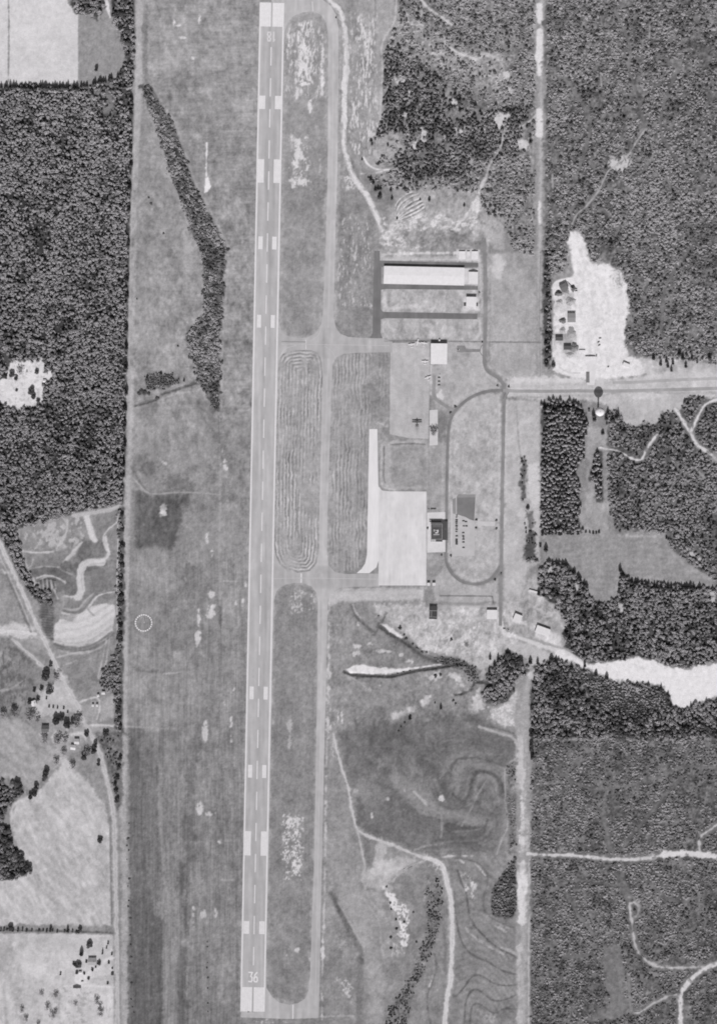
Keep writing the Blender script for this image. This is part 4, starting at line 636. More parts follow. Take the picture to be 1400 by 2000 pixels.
def ribbon(name, p, w, z, tone, mat, jag=.25, step=4.0, na=4, parent=None, taper=1.0):
    p = np.asarray(p, float); d = np.r_[0, np.cumsum(np.hypot(*np.diff(p, axis=0).T))]; n = max(2, int(d[-1] / step))
    s = np.linspace(0, d[-1], n); q = np.c_[np.interp(s, d, p[:, 0]), np.interp(s, d, p[:, 1])]
    t = np.gradient(q, axis=0); t /= np.hypot(t[:, 0], t[:, 1])[:, None] + 1e-9; nn = np.c_[-t[:, 1], t[:, 0]]
    u = np.linspace(-1, 1, na + 1); V = []
    for k, uu in enumerate(u):
        off = uu * w / 2 + (jag * samp(N_JAG, q[:, 0] + k * 37, q[:, 1]) if abs(uu) == 1 else 0); V.append(q + nn * np.reshape(off, (-1, 1)))
    V = np.array(V); F = []
    for k in range(na):
        a = np.arange(n - 1) + k * n; F.append(np.c_[a, a + 1, a + n + 1, a + n])
    V = V.reshape(-1, 2); F = np.concatenate(F)
    tt = tone(V[:, 0], V[:, 1]) if callable(tone) else np.full(len(V), tone)
    me = mesh_np(name, np.c_[wx(V[:, 0]), wy(V[:, 1]), np.full(len(V), z)], F[:, ::-1], alb(tt), mat)
    if me.polygons[0].normal.z < 0: me.flip_normals()
    return link(name, me, parent)
gtone = lambda x, y: samp(A, x, y)

# ------------------------------------------------------------------ ground
ST = 1.6
gx = np.arange(-PAD + 1, 1400 + PAD - 1, ST); gy = np.arange(-PAD + 1, 2000 + PAD - 1, ST)
GX, GY = np.meshgrid(gx, gy); nx, ny = len(gx), len(gy)
GZ = samp(DEPTH, GX, GY)
V = np.c_[wx(GX.ravel()), wy(GY.ravel()), GZ.ravel()]
i = (np.arange(ny - 1)[:, None] * nx + np.arange(nx - 1)[None, :]).ravel()
F = np.c_[i + nx, i + nx + 1, i + 1, i]
tone = alb(samp(A, GX.ravel(), GY.ravel()))
x0, x1, y0, y1 = gx[0] - 700, gx[-1] - 700, 1000 - gy[0], 1000 - gy[-1]; B = 9000
ring = np.array([(-B, B, 0), (B, B, 0), (B, -B, 0), (-B, -B, 0), (x0, y0, 0), (x1, y0, 0), (x1, y1, 0), (x0, y1, 0)])
n0 = len(V); V = np.r_[V, ring]; tone = np.r_[tone, np.full(8, alb(120))]
F = np.r_[F, n0 + np.array([(0, 4, 5, 1), (1, 5, 6, 2), (2, 6, 7, 3), (3, 7, 4, 0)])]
structure(link('ground', mesh_np('ground', V, F, tone, M_GROUND)))

# ------------------------------------------------------------------ runway
RA = np.array((531.5, 4.0)); RB = np.array((493.4, 1977.0)); RL = np.hypot(*(RB - RA)); RT = (RB - RA) / RL; RN = np.array((RT[1], -RT[0]))   # RN points east
RCY = lambda y: (y - RA[1]) / RT[1]
def rw(u, v): return RA + RT * v + RN * u
def rtone(x, y):
    u = (x - RA[0]) * RN[0] + (y - RA[1]) * RN[1]; v = (x - RA[0]) * RT[0] + (y - RA[1]) * RT[1]
    return 187 - 7 * np.exp(-(u / 5.5) ** 2) + 2.0 * np.sin(u / 2.1) + 4.0 * samp(N_STR2, x, y) + 2.6 * samp(N_STR, x, y) + 2 * samp(N_PAT, x, y) - 7 * np.exp(-((u - 9) / 6) ** 2) * (np.sin(v / 160) > .1) - 6 * np.exp(-((v - 330) / 170) ** 2) - 4 * np.exp(-((v - 1640) / 200) ** 2)
runway = structure(poly_sheet('runway', [rw(-24.2, 0), rw(24.2, 0), rw(24.2, RL), rw(-24.2, RL)], .14, rtone, M_PAVE, step=4))
def mark(name, quads, tone=224, wear=0):
    V = []; F = []
    for q in quads:
        s = len(V); V += [(*map(float, (wx(p[0]), wy(p[1]))), .18) for p in q]; F.append((s, s + 1, s + 2, s + 3))
    me = bpy.data.meshes.new(name); me.from_pydata(V, [], F); me.materials.append(M(tone, None, .93, 1.05, .5)); me.update()
    for p in me.polygons:
        if p.normal.z < 0: me.flip_normals(); break
    return link(name, me, runway)
def uq(u0, u1, v0, v1): return [rw(u0, v0), rw(u1, v0), rw(u1, v1), rw(u0, v1)]
mark('edge_line', [uq(-24.1, -21.1, 48, RL - 49)], 222); mark('edge_line', [uq(21.1, 24.1, 48, RL - 49)], 222)
for v0, v1 in ((1.5, 48), (RL - 49, RL - 1.5)):
    for s in (-1, 1):
        for k in range(6):
            a = 1.7 + k * 3.7; mark('threshold_stripe', [uq(*sorted((s * a, s * (a + 3.45))), v0, v1)], 226)
for k in range(30):
    v = RCY(92 + 60.6 * k); mark('centreline_dash', [uq(-1.15, 1.15, v, v + 36)], 218)
for ya, yb, ua, ub in ((187, 213, 9.5, 21.3), (311, 357, 9.5, 21.2), (462, 487, 9.2, 18), (615, 640, 9.6, 17.4), (1341, 1366, 9.8, 17.8), (1494, 1519, 9.8, 18), (1623.5, 1671, 9.8, 21.3), (1799, 1824, 9.8, 20.6)):
    for s in (-1, 1):
        n = 2 if ub - ua < 9.5 else 3
        wdt = (ub - ua) / n
        mark('aiming_mark' if yb - ya > 40 else 'touchdown_mark', [uq(s * (ua + k * wdt), s * (ua + (k + 1) * wdt - .15), RCY(ya), RCY(yb)) for k in range(n)], 223)
def digit(strokes, uc, vc, w, h, flip, th=2.5):
    qs = []; sg = -1 if flip else 1
    for a, b_ in strokes:
        a = np.array(a) * (w, h); b_ = np.array(b_) * (w, h); t = (b_ - a) / np.hypot(*(b_ - a)); n = np.array((-t[1], t[0])) * th / 2
        a2 = a - t * th / 2; b2 = b_ + t * th / 2
        qs.append([rw(uc + sg * p[0], vc + sg * p[1]) for p in (a2 - n, b2 - n, b2 + n, a2 + n)])
    return qs
D3 = [((-.5, -.5), (.5, -.5)), ((.5, -.5), (.05, -.08)), ((.05, -.08), (.45, .05)), ((.45, .05), (.48, .35)), ((.48, .35), (.2, .5)), ((.2, .5), (-.5, .48))]
D6 = [((.35, -.5), (-.15, -.3)), ((-.15, -.3), (-.5, .05)), ((-.5, .05), (-.48, .4)), ((-.48, .4), (-.2, .5)), ((-.2, .5), (.3, .5)), ((.3, .5), (.5, .35)), ((.5, .35), (.48, .1)), ((.48, .1), (.2, -.05)), ((.2, -.05), (-.3, .05))]
D1 = [((0, -.5), (0, .5)), ((-.25, -.36), (0, -.5))]
D8 = [((-.3, -.5), (.3, -.5)), ((.3, -.5), (.42, -.25)), ((.42, -.25), (.2, -.04)), ((.2, -.04), (-.2, -.04)), ((-.2, -.04), (-.42, -.25)), ((-.42, -.25), (-.3, -.5)), ((.2, .02), (.5, .25)), ((.5, .25), (.35, .5)), ((.35, .5), (-.35, .5)), ((-.35, .5), (-.5, .25)), ((-.5, .25), (-.2, .02))]
v36 = RCY(1908.3); v18 = RCY(71.5)
mark('runway_number', digit(D3, -5.0, v36, 6.2, 18, False), 228); mark('runway_number', digit(D6, 5.0, v36, 6.2, 18, False), 228)
mark('runway_number', digit(D8, -4.4, v18, 6.0, 17, True), 213); mark('runway_number', digit(D1, 4.6, v18, 6.0, 17, True, 2.8), 210)
# crossing strokes of one figure lie a few millimetres apart
for o in runway.children:
    if o.name.startswith('runway_number'):
        for p in o.data.polygons:
            for vi in p.vertices: o.data.vertices[vi].co.z = .18 + .012 * p.index
# ------------------------------------------------------------------ taxiway, aprons, roads
def ttone(x, y): return 187 + 3.5 * samp(N_STR2, x, y) + 3.5 * samp(N_STR, x, y) + 2.5 * samp(N_PAT, x, y) + 2 * samp(N_FIN, x, y) - 5 * ((y > 640) & (y < 700)) - 8 * ((y > 1105) & (y < 1150))
TX = [(531, -10), (598, -10), (625, -4), (645, 10), (656, 28), (661, 55), (660.5, 200), (658.5, 340), (654, 500), (651.5, 620), (656, 640), (665, 652), (680, 658), (705, 660), (745, 661), (766, 667), (766, 688), (700, 689), (672, 691), (656, 698), (650, 712), (648.5, 740), (646, 820), (643, 900), (640, 1000), (638.5, 1080), (642, 1104), (654, 1117), (675, 1121), (741, 1120), (741, 1146), (690, 1146), (665, 1148), (648, 1156), (640, 1174), (637.5, 1300), (632.5, 1500), (628.5, 1700), (626.5, 1780), (624.5, 1900), (622.5, 1988), (560, 1990), (470, 1987), (472, 1970), (500, 1700), (512, 1000), (525, 300)]
taxi = structure(poly_sheet('taxiway', TX, .09, ttone, M_PAVE, (IS1, IS2, IS3), step=5))
def tmark(p, w, v): ribbon('hold_line' if len(p) == 2 else 'guide_line', spline(p) if len(p) > 2 else p, w, .13, v, M_ROAD, 0, 3, 1, taxi)
for p, w, v in (([(610, 3), (611, 22)], 2.2, 206), ([(597.5, 663), (597.5, 682)], 1.6, 214), ([(588.6, 1120), (588.4, 1138)], 2.6, 220), ([(572.5, 1962), (572, 1990)], 2.4, 216)): tmark(p, w, v)
for p in ([(651, 60), (650, 200), (649, 340), (644.5, 500), (640.5, 640)], [(640, 700), (639, 750), (634.5, 900), (631.5, 1000), (630.5, 1100)], [(630, 1150), (629, 1300), (624.5, 1500), (620.7, 1700), (616, 1950)], [(548, 672), (600, 672.5), (700, 674), (760, 675)], [(535, 1130), (600, 1129), (735, 1131)], [(545, 700), (556, 682), (580, 674)], [(627, 640), (622, 655), (606, 666)], [(655, 700), (648, 686), (634, 676)]): tmark(p, .7, 202)
for p in ([(550, 667), (597, 668)],): ribbon('seal_strip', p, 1.8, .135, 150, M_ROAD, .2, 3, 1, taxi)
# T-hangar lanes
LANE = [(731, 490), (741.5, 490), (742, 509), (933.4, 513.5), (933.4, 521.5), (744.5, 521), (744.5, 554.5), (933, 558.6), (932.6, 566.2), (752, 564.6), (744, 566), (743.5, 603), (748, 609), (932, 612.5), (931.6, 623.6), (750, 621.5), (743.5, 624), (743, 650), (747, 660.5), (722, 660.5), (727.5, 650), (728.5, 560)]
structure(poly_sheet('hangar_lane', LANE, .06, lambda x, y: 122 + 4 * samp(N_MID, x, y) + 3 * samp(N_STR, x, y), M_ROAD, step=4))
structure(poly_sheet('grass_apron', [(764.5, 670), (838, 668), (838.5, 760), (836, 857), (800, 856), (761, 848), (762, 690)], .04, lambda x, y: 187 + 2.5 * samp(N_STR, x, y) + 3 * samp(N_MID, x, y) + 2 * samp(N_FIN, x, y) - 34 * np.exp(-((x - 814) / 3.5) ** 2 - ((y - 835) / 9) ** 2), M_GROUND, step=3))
AP = [(739.5, 950), (746, 958), (760, 959.5), (832.5, 960), (832, 1143.5), (739, 1143.5)]
structure(poly_sheet('apron', AP, .11, lambda x, y: 216 + 2.5 * samp(N_MID, x, y) + 2.5 * samp(N_STR, x, y) + 1.5 * samp(N_FIN, x, y) - 5 * (samp(N_RAG, x, y) > 1.9) - 6 * np.exp(-((x - 782) / 5) ** 2 - ((y - 1085) / 18) ** 2), M_PAVE, step=4))
structure(poly_sheet('apron_strip', [(721, 838), (736.8, 838), (738.5, 945), (739.5, 952), (739.5, 1094), (735, 1108), (721, 1119.5), (696, 1119.5), (706, 1111), (713, 1100), (716.5, 1084)], .12, lambda x, y: 224 + 1.0 * samp(N_MID, x, y), M_PAVE, step=4))
def road(p, w, v, z=.06, name='road', closed=False): return structure(ribbon(name, p, w, z, lambda x, y: v + 2.5 * samp(N_FIN, x, y) + 4 * samp(N_MID, x, y), M_ROAD, .12, 3, 4))
LOOP = spline([(984, 762.5), (962, 763), (937, 768), (916, 778), (900, 790), (888, 803), (880, 818), (876, 838), (874, 862), (873, 900), (872, 960), (871.5, 1020), (870, 1072), (870, 1092), (875, 1108), (884, 1122), (897, 1133), (912, 1139), (928, 1141), (945, 1138), (959, 1130), (969, 1118), (976, 1106)])
road(LOOP, 5.8, 136, .06)
NS1 = spline([(945, 466), (946, 500), (947.5, 560), (947.2, 640), (945, 690), (946, 712), (953, 726), (971, 737), (981, 748), (985, 760)])
road(NS1, 6.6, 142, .07); road([(985, 756), (984, 774), (982, 877), (980, 980), (978.5, 1103), (977, 1171), (976.6, 1222)], 6.2, 144, .08)
road(spline([(886, 801), (875, 796), (864, 789), (851, 780), (846.5, 769), (847.5, 750), (848, 734)]), 6.2, 154, .05)
road([(982, 762.6), (1010, 764), (1057, 764.5), (1126, 763.5), (1194, 764), (1297, 761.5), (1400, 758.5), (1458, 757)], 6.0, 165, .09)
road([(1196, 747.5), (1230, 747), (1300, 743), (1400, 739), (1458, 737)], 5.5, 180, .06)
for p in ([(988, 768), (984, 771), (982.5, 779)], [(993, 766), (989.5, 771), (988.5, 777)], [(942, 673), (938.5, 678), (937, 684)], [(937, 688), (940, 693), (943, 695)]): structure(ribbon('kerb', spline(p, 2), 1.2, .12, 118, M_ROAD, 0, 1.5, 2))
structure(poly_sheet('driveway', [(892, 675), (907, 675), (910, 681), (938, 682), (938, 687.5), (892, 688)], .05, lambda x, y: 142 + 4 * samp(N_FIN, x, y), M_ROAD, step=3))
structure(poly_sheet('parking_lot', [(884, 966), (929.5, 964), (926.5, 1018), (926, 1086), (884, 1086), (880.5, 1070), (882, 1000)], .05, lambda x, y: 191 + 2 * samp(N_FIN, x, y) + 2 * samp(N_MID, x, y), M_ROAD, step=3))
structure(poly_sheet('parking_lot', [(894.5, 965.5), (928.3, 965.5), (925.6, 1017), (917, 1014.5), (908, 1009.5), (895, 1005.5), (884, 1003), (883.2, 975), (890, 972)], .10, lambda x, y: 126 + 5 * samp(N_MID, x, y) + 22 * ((x < 893) | (y < 971)), M_ROAD, step=3))
structure(poly_sheet('forecourt', [(833.5, 1001), (869, 1000), (869.5, 1078), (833.5, 1079.5)], .08, lambda x, y: 214 + 2 * samp(N_FIN, x, y), M_ROAD, step=3))
structure(poly_sheet('path', [(933, 1018), (966, 1019), (966, 1027.5), (933, 1026.5)], .05, lambda x, y: 202 + 3 * samp(N_FIN, x, y), M_ROAD, step=3))
structure(ribbon('path', [(881.3, 985), (881.5, 1030), (881, 1068)], 2.2, .10, 206, M_ROAD, .1, 4, 2)); structure(ribbon('path', [(890.3, 968), (890.6, 1004)], 1.3, .16, 200, M_ROAD, .1, 4, 2))
structure(poly_sheet('concrete_pad', [(838.6, 801), (854.6, 800), (854.6, 869), (838.6, 870)], .07, lambda x, y: 206 + 2 * samp(N_FIN, x, y), M_ROAD, step=3))
structure(poly_sheet('concrete_pad', [(906, 524), (933.5, 524.5), (933, 556), (906, 555.5)], .075, lambda x, y: 206 + 4 * samp(N_FIN, x, y), M_ROAD, step=3))
structure(poly_sheet('concrete_pad', [(1146, 695), (1166, 695), (1160, 752), (1146, 752)], .05, lambda x, y: 219 + 2 * samp(N_FIN, x, y), M_ROAD, step=3))
# dirt roads lie on the ground and take its tone
EASTDIRT = spline([(640, -30), (645, 2), (661, 18), (671, 45), (675, 80), (676, 137), (673, 178), (672.5, 233), (671, 274), (677, 308), (693, 350), (717, 384), (734, 418), (742, 440), (748, 452)])
stroke(EASTDIRT, 16, 192, 6, .75, 2.5, False); stroke(EASTDIRT, 6.5, 217, 3, 1, 1.4, False); stroke([(674, 150), (672, 180), (672, 230)], 13, 218, 4, .95, 2); stroke([(676, 70), (679, 140), (678, 175)], 1.8, 186, 1.6, .8, .4); stroke([(671, 30), (677, 90), (680, 150)], 5, 206, 3, .7, 1.2); stroke([(676, 330), (684, 352), (690, 366)], 9, 210, 4, .8, 2.5)
DT = lambda x, y: np.maximum(214 + 3 * samp(N_MID, x, y), 0) - 6 * (samp(N_PAT, x, y) < -.8)
structure(ribbon('dirt_road', EASTDIRT, 12, .05, gtone, M_GROUND, .8, 2, 9))
for R, w in ((R_WEST, 7), (R_WEST2, 8), (R_WSIDE, 8), (R_WDIAG, 5), (R_MAIN, 4.5), (R_MAIN2, 9), (R_BR, 4), (R_BR2, 3.5), (R_E1, 3.6), (R_E2, 5.5), (R_E3, 5), (R_S1, 5.5), (R_S2, 3.6), (R_S3, 3.2), (R_S4, 8), (R_S5, 3.4), (R_SE, 9), (R_NETRL, 3.5), (R_NTRK, 3.5), (R_FTRK, 5), (R_FTRK2, 3)):
    structure(ribbon('dirt_road', R, w + 2.0, .03 + .002 * w, gtone, M_GROUND, .5, 2, 8))
structure(poly_sheet('dirt_clearing', CLEAR, .02, gtone, M_GROUND, step=2.5)); structure(poly_sheet('dirt_clearing', SITE, .02, gtone, M_GROUND, step=2.5)); structure(poly_sheet('dirt_clearing', CLR, .02, gtone, M_GROUND, step=2.0))

# ------------------------------------------------------------------ trees
def quads_from(P, Nrm, size, rng, asp=1.0):
    n = len(P); r = rng.standard_normal((n, 3)); t = np.cross(Nrm, r); t /= np.linalg.norm(t, axis=1)[:, None] + 1e-9; b2 = np.cross(Nrm, t)
    s = (size * rng.uniform(.7, 1.3, n))[:, None]; t = t * s; b2 = b2 * s * asp
    V = np.stack([P - t - b2 * .6, P + t * .7 - b2, P + t + b2 * .7, P - t * .6 + b2], 1).reshape(-1, 3)
    return V, np.arange(4 * n).reshape(-1, 4)
def crown(kind, seed, n=150):
    rng = np.random.default_rng(seed)
    if kind == 'conifer':
        z = rng.uniform(0, 1, n); R = np.minimum(1, (1 - z) * 2.0 + .06) ** .8 * (.82 + .18 * np.sin(z * 19 + rng.uniform(0, 6))); a = rng.uniform(0, 2 * np.pi, n)
        R = R * (.8 + .25 * np.sin(a * 3 + seed) * np.sin(a * 5 + z * 9)); q = np.sqrt(rng.uniform(.35, 1, n))
        P = np.c_[R * q * np.cos(a), R * q * np.sin(a), .2 + .8 * z]; Nn = np.c_[np.cos(a), np.sin(a), np.full(n, 1.1)] + rng.normal(0, .35, (n, 3)); size = .26
    elif kind == 'broadleaf':
        L = 8; c = rng.normal(0, 1, (L, 3)); c /= np.linalg.norm(c, axis=1)[:, None]; c *= rng.uniform(.35, .7, (L, 1)); c[:, 2] = np.abs(c[:, 2]) * .5 * rng.uniform(.3, 1.6, L)
        lr = rng.uniform(.34, .52, L); k = rng.integers(0, L, n); d = rng.normal(0, 1, (n, 3)); d[:, 2] = np.abs(d[:, 2]) * 1.0 - .25; d /= np.linalg.norm(d, axis=1)[:, None]
        P = c[k] + d * lr[k][:, None]; P[:, 2] = .5 + P[:, 2] * .52; Nn = d + (0, 0, .55) + rng.normal(0, .3, (n, 3)); size = .19
    elif kind == 'bare':
        a = rng.uniform(0, 2 * np.pi, n); e = rng.uniform(.1, 1.0, n); r = rng.uniform(.2, 1, n)
        P = np.c_[r * np.cos(a) * np.cos(e), r * np.sin(a) * np.cos(e), .35 + .62 * r * np.sin(e + .3)]; Nn = rng.normal(0, 1, (n, 3)); Nn[:, 2] += .5; size = .10
    else:   # shrub
        d = rng.normal(0, 1, (n, 3)); d[:, 2] = np.abs(d[:, 2]); d /= np.linalg.norm(d, axis=1)[:, None]; r = rng.uniform(.6, 1, n)
        th = np.arctan2(d[:, 1], d[:, 0]); w = .78 + .28 * np.sin(th * 3 + seed) + .22 * np.sin(th * 2 + 2.3 * seed)
        P = np.c_[d[:, 0] * r * w, d[:, 1] * r * w, d[:, 2] * r]; Nn = d + (0, 0, .6) + rng.normal(0, .35, (n, 3)); size = .27
    Nn /= np.linalg.norm(Nn, axis=1)[:, None]
    return quads_from(P, Nn, size, rng)
def trunk(top=.6, r=.06):
    V = []; F = []; k = 7
    for z, q in ((0, r * 1.6), (.08, r), (top, r * .35)):
        V += [(q * math.cos(2 * math.pi * i / k), q * math.sin(2 * math.pi * i / k), z) for i in range(k)]
    for l in range(2): F += [(l * k + i, l * k + (i + 1) % k, (l + 1) * k + (i + 1) % k, (l + 1) * k + i) for i in range(k)]
    return np.array(V), np.array(F)
M_LEAF_I = mat_tone('foliage_in_wood', .75, 1.25, 2.5, .8, attr='tone', atype='INSTANCER')
def leafy(m):
    nt = m.node_tree; N = nt.nodes; L = nt.links; d = [n for n in N if n.type == 'BSDF_DIFFUSE'][0]; out = [n for n in N if n.type == 'OUTPUT_MATERIAL'][0]
    tr = N.new('ShaderNodeBsdfTranslucent'); mx = N.new('ShaderNodeMixShader'); mx.inputs[0].default_value = .42
    L.new(d.inputs['Color'].links[0].from_socket, tr.inputs['Color']); L.new(d.outputs[0], mx.inputs[1]); L.new(tr.outputs[0], mx.inputs[2]); L.new(mx.outputs[0], out.inputs[0]); return m
leafy(M_LEAF_I)
def leafmat(name, v): return leafy(mat_tone(name, .75, 1.25, 2.5, .8, value=v, objrand=.22))
M_DARK = leafmat('dark_foliage', .19); M_MID = leafmat('mid_foliage', .24); M_GREY = leafmat('bare_twigs', .46); M_BARK = leafmat('bark', .12)
PROTO = {}
def protos(kind, count, n, pref):
    c = bpy.data.collections.new(pref)
    for s in range(count):
        V1, F1_ = crown(kind, 50 + s + 17 * len(pref), n); V2, F2_ = trunk(.5)
        me = mesh_np(pref, np.r_[V1, V2], np.r_[F1_, F2_ + len(V1)], None, M_LEAF_I)
        o = bpy.data.objects.new('%s_%02d' % (pref, s), me); c.objects.link(o)
    PROTO[pref] = c
protos('conifer', 6, 90, 'pine_kind'); protos('broadleaf', 6, 120, 'leafy_kind'); protos('shrub', 6, 46, 'bush_kind'); protos('bare', 4, 80, 'twig_kind')
def scatter_tree(name):
    ng = bpy.data.node_groups.new(name, 'GeometryNodeTree')
    ng.interface.new_socket('Geometry', in_out='INPUT', socket_type='NodeSocketGeometry'); ng.interface.new_socket('Geometry', in_out='OUTPUT', socket_type='NodeSocketGeometry')
    return ng
def wood(label, parts):
    """parts: list of (points Nx2, radius, height, tone, proto) -> one stuff object"""
    P = np.concatenate([p[0] for p in parts]); R = np.concatenate([p[1] for p in parts]); H = np.concatenate([p[2] for p in parts]); T = np.concatenate([p[3] for p in parts])
    pid = np.concatenate([np.full(len(p[0]), sorted(PROTO).index(p[4])) for p in parts]); n = len(P)
    me = bpy.data.meshes.new('woodland'); me.vertices.add(n)
    me.vertices.foreach_set('co', np.c_[wx(P[:, 0]), wy(P[:, 1]), samp(DEPTH, P[:, 0], P[:, 1])].astype(np.float32).ravel())
    a = me.attributes.new('scl', 'FLOAT_VECTOR', 'POINT'); a.data.foreach_set('vector', np.c_[R, R * RNG.uniform(.65, 1.35, n), H].astype(np.float32).ravel())
    a = me.attributes.new('rot', 'FLOAT_VECTOR', 'POINT'); a.data.foreach_set('vector', np.c_[RNG.normal(0, .06, n), RNG.normal(0, .06, n), RNG.uniform(0, 6.28, n)].astype(np.float32).ravel())
    a = me.attributes.new('idx', 'INT', 'POINT'); a.data.foreach_set('value', RNG.integers(0, 6, n).astype(np.int32))
    a = me.attributes.new('pid', 'INT', 'POINT'); a.data.foreach_set('value', pid.astype(np.int32))
    a = me.attributes.new('tone', 'FLOAT', 'POINT'); a.data.foreach_set('value', T.astype(np.float32))
    o = link('woodland', me); o['kind'] = 'stuff'; o['label'] = label; o['category'] = 'woodland'
    ng = scatter_tree('wood_scatter'); N = ng.nodes; L = ng.links
    gi = N.new('NodeGroupInput'); go = N.new('NodeGroupOutput'); j = N.new('GeometryNodeJoinGeometry')
    def attr(nm, dt):
        q = N.new('GeometryNodeInputNamedAttribute'); q.data_type = dt; q.inputs[0].default_value = nm; return q.outputs[0]
    for k, key in enumerate(sorted(PROTO)):
        if not (pid == k).any(): continue
        ip = N.new('GeometryNodeInstanceOnPoints'); ci = N.new('GeometryNodeCollectionInfo'); ci.inputs['Collection'].default_value = PROTO[key]; ci.inputs['Separate Children'].default_value = True; ci.inputs['Reset Children'].default_value = True
        cmp = N.new('FunctionNodeCompare'); cmp.data_type = 'INT'; cmp.operation = 'EQUAL'; L.new(attr('pid', 'INT'), cmp.inputs[2]); cmp.inputs[3].default_value = k
        L.new(gi.outputs[0], ip.inputs['Points']); L.new(cmp.outputs[0], ip.inputs['Selection']); L.new(ci.outputs[0], ip.inputs['Instance']); ip.inputs['Pick Instance'].default_value = True
        L.new(attr('idx', 'INT'), ip.inputs['Instance Index']); L.new(attr('rot', 'FLOAT_VECTOR'), ip.inputs['Rotation']); L.new(attr('scl', 'FLOAT_VECTOR'), ip.inputs['Scale']); L.new(ip.outputs[0], j.inputs[0])
    L.new(j.outputs[0], go.inputs[0]); md = o.modifiers.new('scatter', 'NODES'); md.node_group = ng
    return o
G1 = fbm(20, 20, 81, 3); G2 = fbm(60, 60, 82, 3); G3 = fbm(13, 13, 83, 3)
TK = 1.24
TAKEN = []        # spots of the trees built one by one
GLIGHT = np.array([(1085, 1296), (1150, 1312), (1230, 1340), (1292, 1345), (1312, 1388), (1250, 1394), (1180, 1388), (1150, 1350)], float)
GDARK = np.array([(1042, 1350), (1092, 1304), (1145, 1350), (1172, 1395), (1245, 1400), (1270, 1420), (1458, 1396), (1458, 1442), (1200, 1440), (1120, 1402), (1075, 1385)], float)
def fill(polys, sp, r0, r1, h0, h1, tone, proto, var=.25, gap=-9.0, rim=0.0, keep=1.0, avoid=()):
    out = []
    for p in polys:
        p = np.asarray(p, float); lo = p.min(0); hi = p.max(0)
        gx, gy = np.meshgrid(np.arange(lo[0], hi[0], sp), np.arange(lo[1], hi[1], sp)); gx = gx + (np.arange(gx.shape[0]) % 2)[:, None] * sp / 2
        gx = gx.ravel() + RNG.uniform(-.42, .42, gx.size) * sp; gy = gy.ravel() + RNG.uniform(-.42, .42, gy.size) * sp
        ok = inside(p, gx + 2.5 * samp(N_JAG, gx, gy), gy + 2.5 * samp(N_JAG, gx + 30, gy)) & (samp(NOTREE, gx, gy) < .35) & (.85 * samp(G1, gx, gy) + .5 * samp(G2, gx, gy) > gap) & (RNG.uniform(0, 1, gx.size) < keep) & (gx > -58) & (gx < 1458)
        for av in avoid: ok &= ~inside(av, gx + 5 * samp(N_JAG, gx, gy), gy + 5 * samp(N_JAG, gx + 50, gy))
        ok = ok & (gy > -58) & (gy < 2058)
        out.append(np.c_[gx[ok], gy[ok]])
    P = np.concatenate(out); n = len(P)
    if TAKEN and n:
        tk = np.array(TAKEN); dmin = np.concatenate([np.abs((P[i:i + 3000, None, :] - tk[None])).max(2).min(1) for i in range(0, n, 3000)]); P = P[dmin > 3.0]; n = len(P)
    k = RNG.beta(1.1, 1.9, n); g = .5 + .2 * samp(G3, P[:, 0], P[:, 1]); s = np.clip(.68 * k + .32 * g, 0, 1)
    R = r0 + (r1 - r0) * s; H = (h0 + (h1 - h0) * s) * RNG.uniform(.85, 1.15, n)
    T = tone * np.exp(var * RNG.normal(0, 1, n) * .32 + .34 * samp(G3, P[:, 0] + 9, P[:, 1] + 40) + .24 * samp(G2, P[:, 0], P[:, 1] + 25)); return P, R, H, np.clip(T * TK, .03, .64), proto

# ---- trees built one by one
ORD = 'first second third fourth fifth sixth seventh eighth ninth tenth eleventh twelfth thirteenth fourteenth fifteenth sixteenth seventeenth eighteenth nineteenth twentieth'.split()
def ordn(k): return ORD[k] if k < 20 else ('twenty-' + ORD[k - 20] if k < 29 else 'thirtieth' if k == 29 else 'thirty-' + ORD[k - 30])
ORD_OK = True
KM = {}
def tree_meshes(kind):
    if kind not in KM:
        ck, mt, n = {'pine': ('conifer', M_DARK, 170), 'dark': ('broadleaf', M_DARK, 260), 'mid': ('broadleaf', M_MID, 260), 'grey': ('bare', M_GREY, 120), 'bush': ('shrub', M_DARK, 80), 'midbush': ('shrub', M_MID, 80)}[kind]
        cs = []
        for s in range(4):
            V1, F1_ = crown(ck, 300 + s * 7 + len(kind), n); cs.append(mesh_np('crown', V1, F1_, None, mt))
        V2, F2_ = trunk(.55 if ck != 'shrub' else .5); KM[kind] = (cs, mesh_np('trunk', V2, F2_, None, M_BARK))
    return KM[kind]
NT = [0]
def tree(kind, x, y, r, h, label, group, cat=None):
    cs, tr = tree_meshes(kind); nm = {'pine': 'pine_tree', 'dark': 'leafy_tree', 'mid': 'leafy_tree', 'grey': 'bare_tree', 'bush': 'bush', 'midbush': 'bush'}[kind]
    o = thing(nm, label, cat or ('bush' if nm == 'bush' else 'tree'), (float(wx(x)), float(wy(y)), float(samp(DEPTH, x, y))), random.uniform(0, 6.28), group); o.scale = (r, r * random.uniform(.9, 1.1), h)
    link('crown', cs[NT[0] % 4], o); link('trunk' if nm != 'bush' else 'stem', tr, o); NT[0] += 1; TAKEN.append((x, y))
def row(desc, where, group, items, way='left'):
    """items: (kind, x, y, r, h); each label counts along the row"""
    items = sorted(items, key=(lambda t: t[1]) if way == 'left' else (lambda t: t[2]))
    for k, (kind, x, y, r, h) in enumerate(items):
        tree(kind, x, y, r, h, ('%s, %s from the %s %s' % (desc, ordn(k), way, where)) if len(items) > 1 else '%s %s' % (desc, where), group)
